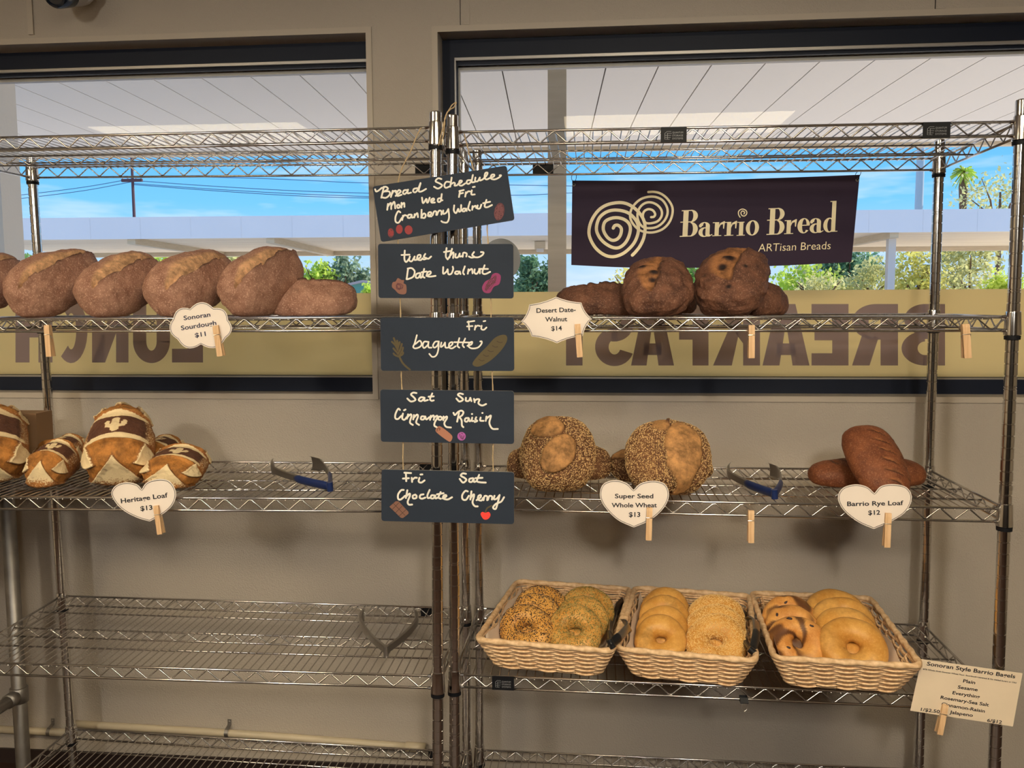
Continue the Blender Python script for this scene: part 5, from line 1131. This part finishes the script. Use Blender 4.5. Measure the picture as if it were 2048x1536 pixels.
# cactus-stencilled heritage loaves
def capsule(px, py, ax, ay, bx, by, r):
    dx, dy = bx-ax, by-ay; t = np.clip(((px-ax)*dx+(py-ay)*dy)/(dx*dx+dy*dy), 0, 1); return np.hypot(px-ax-t*dx, py-ay-t*dy)-r
def herit_marks(flip=1):
    def f(s, r, ph, psi, x, a, mk, V):
        d = np.zeros(len(s)); nz_ = .012*fbm(V, 77, 60, 3); q = np.abs(s)+.25*nz_; up = sst(np.abs(psi), 1.35, 1.0)
        band = sst(q, .30, .315)*sst(q, .45+.05*np.cos(psi*2.4), .435+.05*np.cos(psi*2.4))*up
        side = sst(np.abs(psi), .85, 1.05)*sst(np.abs(psi), 1.7, 1.3)*sst(q, .46, .3)*.42
        u, v = -a, x
        c = np.minimum.reduce([capsule(u, v, 0, -.024, 0, .022, .0085), capsule(u, v, 0, -.016, -.017, -.008, .0058), capsule(u, v, -.017, -.008, -.0185, .010, .0062), capsule(u, v, 0, -.013, .017, -.005, .0058), capsule(u, v, .017, -.005, .0215, .012, .0060)])
        cact = sst(c, .0008, -.0008)*(psi**2 < 1)
        mk[:, 2] = np.maximum(mk[:, 2], sst(q, .31, .295)*sst(np.abs(psi), 1.15, .9)*.85*(1-cact))
        end = sst(q, .47, .50)
        G = end*.9; fl = np.zeros(len(s))
        for k in (-PI/2, PI, 0.0, PI/2):
            th = np.angle(np.exp(1j*(ph-k))); rho = r; al = rho*np.cos(th)+nz_; ac = np.abs(rho*np.sin(th))
            if k == PI/2: continue
            if k == -PI/2: al = 1.02-rho*np.sin(ph)+nz_; tri = np.minimum((al-.26)*.62-ac, .3)
            else: tri = np.minimum((al-.50)*1.0-np.abs(rho*np.sin(ph)-.38), .3)
            m_ = sst(tri, -.008, .012)*end; fade = 1-.75*sst(al, .85, 1.5) if k == -PI/2 else 1-.3*sst(al, .7, 1)
            mk[:, 2] = np.maximum(mk[:, 2], np.exp(-((tri+.02)/.022)**2)*end*.55); fl = np.maximum(fl, m_*fade); G = np.minimum(G, 1-m_*.9) ; d += .007*m_*np.exp(-np.clip(tri, 0, 1)/.14)
        d -= .004*end*G*sst(np.abs(s), .55, .75)
        d += .010*np.exp(-((q-.52)/.05)**2)*sst(np.abs(psi), 1.2, .5)
        mk[:, 1] = np.maximum(mk[:, 1], np.clip(G, 0, 1)); mk[:, 0] = np.maximum.reduce([band, side, cact, fl]); return d
    return f
G3 = 'cactus-stencilled loaves on the third shelf'
Z3 = lambda u, px, y: deck(u, 2, at_y(px, 990, y)[0], y)+.0015
def her(seed, **k):
    a = dict(L=.25, W=.155, H=.15, pe=.42, flat=.85, lump=.003, rough=.0012, nu=190, nv=150, custom=herit_marks()); a.update(k); return loaf_raw(seed=seed, **a)
loaf(her(31, taper=-.13), orient(-27, 34, 0), (-120, 800, 64, 992), .03, Z3('L', 0, .1), 'herit', 'tall cactus loaf cut off by left picture edge', G3)
loaf(her(35), orient(6, 4, 8), (62, 866, 185, 950), .22, Z3('L', 120, .3), 'herit', 'cactus loaf lying at the back beside the rear left post', G3)
loaf(her(32), orient(-12, 9, -4), (44, 876, 166, 991), .02, Z3('L', 110, .1), 'herit', 'low cactus loaf in front, left of the tall propped one', G3)
loaf(her(36), orient(2, 3, 4), (262, 868, 376, 950), .24, Z3('L', 320, .3), 'herit', 'cactus loaf lying at the back, right of the tall propped one', G3)
loaf(her(33, taper=-.13), orient(-21, 35, 2), (160, 803, 311, 991), .025, Z3('L', 230, .1), 'herit', 'tall propped loaf showing a whole flour cactus', G3)
loaf(her(34), orient(-8, 9, -8), (278, 886, 424, 990), .02, Z3('L', 350, .1), 'herit', 'low cactus loaf in front, behind the Heritage Loaf tag', G3)
p0 = at_y(30, 882, .31); p1 = at_y(72, 827, .31); mb = MB(); zc_ = deck('L', 2, p0[0], .33)+.002
mb.box((p0[0]-.05, .31, zc_), (p1[0], .38, p1[2])); mb.box((p0[0]-.05, .309, zc_+.05), (p1[0], .3098, zc_+.052)); bx_ = single('cardboard_box', mb, M['cardboard'], 'brown cardboard box behind the leftmost cactus loaf', 'box')

# seeded whole wheat
G4 = 'seeded whole wheat loaves on the third shelf'
def seedy(seed, **k):
    a = dict(L=.22, W=.19, H=.165, pe=.58, lump=.004, rough=.0010); a.update(k); return loaf_raw(seed=seed, **a)
loaf(seedy(41, L=.27, H=.125, patches=[(-.05, .03, .05, .03, .2, .004)]), orient(83, 0, -10), (1014, 884, 1224, 970), .19, Z3('R', 1120, .25), 'seedy', 'seeded loaf lying across behind the one with two bare patches', G4, 5200, 1)
loaf(seedy(42, patches=[(-.030, -.014, .058, .045, -.25, .010), (.058, .030, .042, .048, -.2, .008)]), orient(4, 58, 0), (1039, 832, 1192, 991), .02, Z3('R', 1115, .1), 'seedy', 'propped seeded loaf with two bare golden patches', G4, 9500, 2)
loaf(seedy(43, L=.27, H=.12, patches=[(-.07, .02, .06, .05, 0, .004)]), orient(84, 0, -10), (1218, 893, 1426, 972), .19, Z3('R', 1320, .25), 'seedy', 'seeded loaf lying across behind the one with one long bare patch', G4, 5200, 3)
loaf(seedy(44, patches=[(-.022, -.034, .115, .044, .10, .012), (.088, .022, .03, .026, 0, .004)], pits=[(.092, .000, .010, .012)]), orient(2, 58, 0), (1250, 836, 1423, 998), .02, Z3('R', 1335, .1), 'seedy', 'propped seeded loaf with one long bare patch down its right', G4, 9500, 4)
# rye
G5 = 'rye loaves on the third shelf'
loaf(loaf_raw(.3, .13, .115, 51, pe=.55, lump=.002, rough=.0007, scores=[(-.105+.03*k, .02, -.09+.03*k, -.02, .008, .002, .003) for k in range(7)]), orient(80, 0, -12), (1615, 914, 1853, 985), .17, Z3('R', 1730, .22), 'rye', 'brown rye loaf lying across under the propped one', G5)
sl_ = [(-.10+.042*k, .022, -.128+.042*k, -.034, .013, .005, .006) for k in range(6)]+[(-.085+.042*k, -.050, -.095+.042*k, -.075, .008, .003, .003) for k in range(5)]
loaf(loaf_raw(.29, .165, .13, 52, pe=.52, lump=.002, rough=.0007, scores=sl_, taper=.06), orient(-10, 50, -6), (1683, 850, 1822, 1001), .03, Z3('R', 1750, .1), 'rye', 'propped brown rye loaf with diagonal slashes, behind its heart tag', G5)

# ------------------------------------------------------------------ baskets, liners, bagels
def basket(fl, fr, br, bl, zb, h, label):
    """rim corners (x, y), base height, rim height"""
    rim = [np.array(p, float) for p in (fl, fr, br, bl)]; ctr = sum(rim)/4
    ex = (rim[1]-rim[0]+rim[2]-rim[3])/2; ey = (rim[3]-rim[0]+rim[2]-rim[1])/2; W_, D_ = np.linalg.norm(ex), np.linalg.norm(ey); ang = math.atan2(ex[1], ex[0])
    t = thing('wicker_basket', label, 'basket', (ctr[0], ctr[1], zb), 'wicker bagel baskets', (0, 0, ang))
    def peri(f, n=160):
        # rounded rectangle at height fraction f, evenly spaced
        ins = .034*(1-f); w2, d2, r = W_/2-ins, D_/2-ins, .022; pts = []
        segs = [((-w2+r, -d2), (w2-r, -d2)), None, ((w2, -d2+r), (w2, d2-r)), None, ((w2-r, d2), (-w2+r, d2)), None, ((-w2, d2-r), (-w2, -d2+r)), None]
        cs = [(w2-r, -d2+r, -PI/2), (w2-r, d2-r, 0), (-w2+r, d2-r, PI/2), (-w2+r, -d2+r, PI)]; ci = 0; raw_ = []
        for s_ in segs:
            if s_: raw_ += [np.array(s_[0])+(np.array(s_[1])-np.array(s_[0]))*q for q in np.linspace(0, 1, 40)]
            else:
                cx_, cy_, a0 = cs[ci]; ci += 1; raw_ += [np.array([cx_+r*math.cos(a0+q), cy_+r*math.sin(a0+q)]) for q in np.linspace(0, PI/2, 9)[1:-1]]
        raw_ = np.array(raw_+[raw_[0]]); dl = np.r_[0, np.cumsum(np.linalg.norm(np.diff(raw_, axis=0), axis=1))]; q = np.linspace(0, dl[-1], n, endpoint=False)
        P = np.stack([np.interp(q, dl, raw_[:, 0]), np.interp(q, dl, raw_[:, 1])], 1); d_ = np.roll(P, -1, 0)-np.roll(P, 1, 0); d_ /= np.linalg.norm(d_, axis=1)[:, None]
        return P, np.stack([d_[:, 1], -d_[:, 0]], 1), dl[-1]
    mb = MB(); rows = 12; NS = 28
    for k in range(rows):
        f = (k+.5)/rows; P, nn, per = peri(f, 168); ph = 2*PI*np.arange(168)/168*NS/2
        wv = np.sin(ph+(k % 2)*PI)*.0026; sg = np.abs(np.sin(ph))*.0022
        mb.tube([(p[0]+n_[0]*o, p[1]+n_[1]*o, .004+f*(h-.008)-s_) for p, n_, o, s_ in zip(P, nn, wv, sg)], .0030, 6, closed=True)
    part_ = lpart('woven_side', mb, M['wicker'], t, True)
    mb = MB(); P0, n0, _ = peri(0, NS*2); P1, n1, _ = peri(1, NS*2)
    for i in range(0, NS*2, 2): mb.tube([(P0[i][0], P0[i][1], .002), (P1[i][0], P1[i][1], h)], .0020, 5)
    lpart('stakes', mb, M['rim'], t, True)
    mb = MB(); n_ = 400; P, nn, per = peri(1, n_); vs = []; J = 12
    for i in range(n_):
        s_ = per*i/n_
        for j in range(J):
            q = 2*PI*j/J; r = .0068*(1+.14*math.sin(2*(q+s_*62))); vs.append((P[i][0]+nn[i][0]*r*math.cos(q), P[i][1]+nn[i][1]*r*math.cos(q), h+r*math.sin(q)))
    mb.add(vs, [(i*J+j, i*J+(j+1) % J, ((i+1) % n_)*J+(j+1) % J, ((i+1) % n_)*J+j) for i in range(n_) for j in range(J)]); lpart('rim', mb, M['rim'], t, True)
    mb = MB(); w2, d2 = W_/2-.036, D_/2-.036
    for k in range(16): y = -d2+2*d2*(k+.5)/16; mb.tube([(-w2+2*w2*i/40, y, .0035+.0018*math.sin(PI*i/2.5+k*PI)) for i in range(41)], .0030, 6)
    lpart('woven_base', mb, M['wicker'], t, True)
    return t, W_, D_, ang
def liner(t, W_, D_, h, label, seed, hl, hr):
    R = random.Random(seed); loc = t.location
    o = thing('basket_liner', label, 'liner', tuple(loc+Vector((0, 0, .008))), 'parchment liners in the baskets', tuple(t.rotation_euler))
    w2, d2 = W_/2-.042, D_/2-.042; nx, ny = 26, 30; vs = []; fs = []
    for j in range(ny+1):
        for i in range(nx+1):
            u = -1.35+2.7*i/nx; v = -1.2+2.4*j/ny
            side = max(0, abs(u)-1); en = max(0, abs(v)-1); x = max(-1, min(1, u))*w2; y = max(-1, min(1, v))*d2
            hgt = side/.35*(hl if u < 0 else hr)*(1+.12*math.sin(v*5+seed)); z = max(hgt, en/.2*.035)
            x += math.copysign(min(.026, z*.42), u) if side > 0 else 0; y += math.copysign(min(.022, z*.42), v) if en > 0 else 0
            vs.append((x+R.uniform(-.0008, .0008), y+R.uniform(-.0008, .0008), z+.001+.0012*math.sin(u*6+v*4+seed)))
    for j in range(ny):
        for i in range(nx): a = j*(nx+1)+i; fs.append((a, a+1, a+nx+2, a+nx+1))
    k = len(vs); vs2 = [(x, y, z-.0004) for x, y, z in vs]; mb = MB(); mb.add(vs, fs); mb.add(vs2, [f[::-1] for f in fs]); me = mesh('basket_liner', mb, M['paper'], True)
    bpy.data.objects.remove(o); o = bpy.data.objects.new('basket_liner', me); C.objects.link(o); o.location = loc+Vector((0, 0, .008)); o.rotation_euler = t.rotation_euler
    o['label'] = label; o['category'] = 'liner'; o['group'] = 'parchment liners in the baskets'
ZB = .5775; HB = .078
def rimc(L_): return [tuple(at_z(a, b, ZB+HB)[:2]) for a, b in L_]
bks = []
for corners, lab, sd, hl, hr in (([(957, 1278), (1231, 1306), (1256, 1176), (1031, 1164)], 'left wicker basket holding black-speckled and herb-green bagels', 1, .066, .05), ([(1238, 1294), (1525.4, 1328), (1489, 1188), (1266, 1178)], 'middle wicker basket holding golden and sesame bagels', 2, .062, .03), ([(1534, 1311), (1833.5, 1337), (1751, 1194), (1515, 1189)], 'right wicker basket holding cinnamon and plain bagels', 3, .066, .05)):
    b = basket(*rimc(corners), ZB, HB, lab); bks.append(b); liner(b[0], b[1], b[2], HB, 'parchment liner inside the '+lab.split(' holding')[0].replace('wicker basket', 'basket of ').strip()+' '+lab.split('holding ')[1], sd, hl, hr)
def bagel_raw(seed, Rm=.0385, r0=.0255, nu=84, nv=40, custom=None, lump=.002):
    A = np.linspace(0, 2*PI, nu, endpoint=False); Bq = np.linspace(0, 2*PI, nv, endpoint=False); AA, BB = (q.ravel() for q in np.meshgrid(A, Bq, indexing='ij'))
    rr = r0*(1+.05*np.sin(AA*2+seed)+.03*np.sin(AA*3+seed*2)); x = (Rm+rr*np.cos(BB)); z = rr*.86*np.sin(BB); z = np.where(z < 0, -.012*np.tanh(-z/.012), z)
    V = np.stack([x*np.cos(AA), x*np.sin(AA), z], 1); n = np.stack([np.cos(BB)*np.cos(AA), np.cos(BB)*np.sin(AA), np.sin(BB)], 1); mk = np.zeros((len(V), 3))
    d = lump*fbm(V, seed, 55, 2)+.0004*fbm(V, seed+1, 300, 2)
    if custom is not None: d = d+custom(V, AA, BB, mk)
    V = V+n*d[:, None]; return V, [(i*nv+j, ((i+1) % nu)*nv+j, ((i+1) % nu)*nv+(j+1) % nv, i*nv+(j+1) % nv) for i in range(nu) for j in range(nv)], mk
def tops(A, n): return np.clip(n[:, 2]+.55, 0.02, 1)
def cinn_marks(V, A, B, mk):
    w_ = np.sin(A*3+B*2.0+2.2*fbm(V, 5, 45, 3)); g = sst(w_, .15, .75)*sst(fbm(V, 9, 40, 2), -.9, .1); mk[:, 2] = g*.9; return -.0016*g
def cheese_marks(V, A, B, mk):
    g = sst(fbm(V, 15, 60, 2), .5, 1.1); mk[:, 1] = g*.6; k = sst(fbm(V, 33, 210, 1), 1.55, 1.75); mk[:, 2] = k; return 0*g
def plain_marks(V, A, B, mk):
    mk[:, 1] = .5*sst(fbm(V, 25, 40, 2), .2, .9); k = sst(fbm(V, 36, 260, 1), 1.75, 1.9)*sst(np.cos(A-3.0), .4, .9); mk[:, 2] = k*.8; return 0*A
def make_bagel(kind, seed):
    cus = dict(cinnamon=cinn_marks, jalapeno=cheese_marks, plain=plain_marks).get(kind)
    V, Fc, mk = bagel_raw(seed, custom=cus); t = thing('bagel', '-', 'bagel', (0, 0, 0), 'bagels in the baskets'); mb = MB(); mb.v = [tuple(p) for p in V]; mb.f = Fc; mb.m = [0]*len(Fc)
    lpart('crust', mb, M['cinn' if kind == 'cinnamon' else 'bagel'], t, True, attr=mk4(mk))
    if kind == 'everything': lpart('topping', seeds_on(V, Fc, None, 1900, seed, .0016, thin=.7, region=tops, prob=(.72, .12, .16)), [M['poppy'], M['seed'], M['seed2']], t, kind='stuff')
    if kind == 'rosemary': lpart('topping', seeds_on(V, Fc, None, 2600, seed, .0030, thin=.20, region=tops, prob=(.55, .45)), [M['herb'], M['herb2']], t, kind='stuff')
    if kind == 'sesame': lpart('topping', seeds_on(V, Fc, None, 3000, seed, .0016, thin=.5, region=tops, prob=(.88, .12)), [pbr('pale_sesame', S(226, 192, 128), .5), M['seed']], t, kind='stuff')
    if kind == 'cinnamon':
        g = random.Random(seed)
        for k in range(3):
            a = g.uniform(0, 6.28); mb = MB(); p = np.array([(.0385+.010*math.cos(k))*math.cos(a), (.0385+.010*math.cos(k))*math.sin(a), .0205])
            mb.tube([p+np.array([-.007, 0, -.002]), p+np.array([-.003, .001, 0]), p+np.array([.003, 0, .0005]), p+np.array([.007, -.001, -.002])], [.0015, .0036, .0034, .0014], 8); lpart('raisin', mb, M['raisin'], t, True)
    return t
def row(kind, words, px, py, wpx, n, bi, seed, tilt=42, step=.058, rise=.006, drift=0.0):
    proto = make_bagel(kind, seed); R = random.Random(seed); ang = bks[bi][3]
    for i in range(n):
        o = proto if i == 0 else copy_tree(proto)
        p = at_z(px, py, ZB+.052); dy = i*step
        o.location = (p[0]+dy*(-math.sin(ang)+drift), p[1]+dy*math.cos(ang), ZB+.060+rise*min(i, 2))
        sc_ = wpx*(np.linalg.norm(p-CAM)/F)/.128; o.scale = (sc_,)*3
        o.rotation_euler = (Matrix.Rotation(ang, 3, 'Z') @ Matrix.Rotation(math.radians(tilt-2*i), 3, 'X') @ Matrix.Rotation(R.uniform(-.5, .5)+i*1.9, 3, 'Z')).to_euler()
        pos = ('front', 'second', 'third', 'rearmost')[i] if n == 4 else ('front', 'middle', 'rear')[i] if n == 3 else ('front', 'rear')[i]
        o['label'] = words % pos
row('everything', '%s bagel of the black-speckled row, left basket', 1053, 1266, 106, 3, 0, 3, drift=.12)
row('rosemary', '%s bagel of the herb-green row, left basket', 1150, 1270, 108, 3, 0, 4, drift=.1)
row('jalapeno', '%s bagel of the golden row with dark flecks, middle basket', 1322, 1287, 98, 4, 1, 5)
row('sesame', '%s bagel of the sesame-covered row, middle basket', 1432, 1292, 114, 3, 1, 6)
row('cinnamon', '%s bagel of the dark-swirled raisin row, right basket', 1594, 1292, 104, 3, 2, 7)
row('plain', '%s bagel of the plain shiny row, right basket', 1706, 1303, 116, 4, 2, 8)

# ------------------------------------------------------------------ tongs
def arm_mesh(a, b, up, w0, w1, th, head=True, n=16):
    """steel channel arm from pivot a to tip b; up is the face direction"""
    a, b, up = (np.array(q, float) for q in (a, b, up)); ax = b-a; L = np.linalg.norm(ax); ax /= L; up = up-ax*(up@ax); up /= np.linalg.norm(up); sd = np.cross(ax, up); mb = MB(); vs = []
    for i in range(n+1):
        s_ = i/n; w_ = w0+(w1-w0)*s_
        if head and s_ > .80: w_ = w1*(1+.9*math.sin((s_-.80)/.20*PI*.62))*(1+.10*math.sin(s_*160))
        bow = .012*math.sin(PI*s_)+(-.020*((s_-.8)/.2)**2 if s_ > .8 else 0); p = a+ax*L*s_+up*bow; lip = .35*w_
        for q, z in ((-w_, -lip), (-w_*.8, 0), (0, .08*w_), (w_*.8, 0), (w_, -lip)): vs.append(p+sd*q+up*z)
    m_ = 5; fs = [(i*m_+j, i*m_+j+1, (i+1)*m_+j+1, (i+1)*m_+j) for i in range(n) for j in range(m_-1)]
    v2 = [v-up*th for v in vs]; o = len(vs); mb.add(vs+v2, fs+[tuple(x+o for x in f[::-1]) for f in fs]+[(i*m_, (i+1)*m_, (i+1)*m_+o, i*m_+o) for i in range(n)]+[(i*m_+4+o, (i+1)*m_+4+o, (i+1)*m_+4, i*m_+4) for i in range(n)]+[(n*m_+j, n*m_+j+1, n*m_+j+1+o, n*m_+j+o) for j in range(4)]); return mb
def tongs(pv, t1, t2, grip, label, cat='tongs', g=.46, w_=.0085):
    pv, t1, t2 = (np.array(q, float) for q in (pv, t1, t2)); mid = (t1+t2)/2; axm = mid-pv; axm /= np.linalg.norm(axm)
    t = thing('serving_tongs', label, cat, tuple(pv), 'serving tongs')
    for q in (t1, t2):
        out_ = q-pv; out_ /= np.linalg.norm(out_); face = -(axm-out_*(axm@out_)); face = face/np.linalg.norm(face)
        o = soft(part('arm', arm_mesh(pv, q, face, w_, w_*1.2, .0009), M['tong_steel'], t), .7)
        if grip:
            mb = MB(); L = np.linalg.norm(q-pv); vs = []; sd = np.cross(out_, face); K = 10; n = 14
            for i in range(n+1):
                s_ = -.02+(g+.02)*i/n; c = pv+out_*L*s_+face*(.012*math.sin(PI*max(s_, 0))-.001); e_ = min(1, math.sin(PI*min(1, (i+.35)/(n+.7)))*2.2)
                for j in range(K): A_ = 2*PI*j/K; vs.append(c+sd*math.cos(A_)*w_*1.25*e_**.5+face*math.sin(A_)*.0055*e_**.5)
            mb.add(vs, [(i*K+j, i*K+(j+1) % K, (i+1)*K+(j+1) % K, (i+1)*K+j) for i in range(n) for j in range(K)]+[tuple(range(K-1, -1, -1)), tuple(n*K+j for j in range(K))]); part('grip', mb, M[grip], o, True, label='blue rubber grip' if grip == 'tong_blue' else 'black rubber grip')
    sd = np.cross(t1-pv, t2-pv); sd /= np.linalg.norm(sd); mb = MB(); mb.tube([pv-sd*w_*1.25, pv+sd*w_*1.25], .0075 if grip else .0062, 14); soft(part('hinge', mb, M[grip or 'tong_steel'], t), .5)
    return t
def dz(u, i, p, h): return np.array([p[0], p[1], deck(u, i, p[0], p[1])+h])
tongs(dz('L', 2, at_z(660, 979, 1.0), .012), dz('L', 2, at_z(530, 940, 1.0), .014), dz('L', 2, at_z(640, 936, 1.0), .022), 'tong_blue', 'blue-gripped tongs lying open on left rack, beside the cactus loaves')
tongs(dz('R', 2, at_z(1549, 996, .995), .012), dz('R', 2, at_z(1444, 946, .995), .014), dz('R', 2, at_z(1556, 952, .995), .022), 'tong_blue', 'blue-gripped tongs lying open between the seeded and rye loaves')
tongs(dz('L', 3, at_z(772, 1309, .59), .010), dz('L', 3, at_z(714, 1240, .59), .012), dz('L', 3, at_z(843, 1240, .59), .012), None, 'bare steel tongs spread in a V on the empty shelf', w_=.0105)
pv = at_z(1222, 1287, ZB+HB+.016); tongs(pv, at_z(1262, 1246, ZB+HB+.024), at_z(1236, 1212, ZB+.045), 'tong_black', 'black-gripped tongs hooked between left and middle baskets', g=.3)
pv = at_z(1505, 1303, ZB+HB+.004); tongs(pv, at_z(1510, 1232, ZB+HB+.012), at_z(1484, 1236, ZB+.050), 'tong_black', 'black-gripped tongs at right side of the middle basket', g=.5)
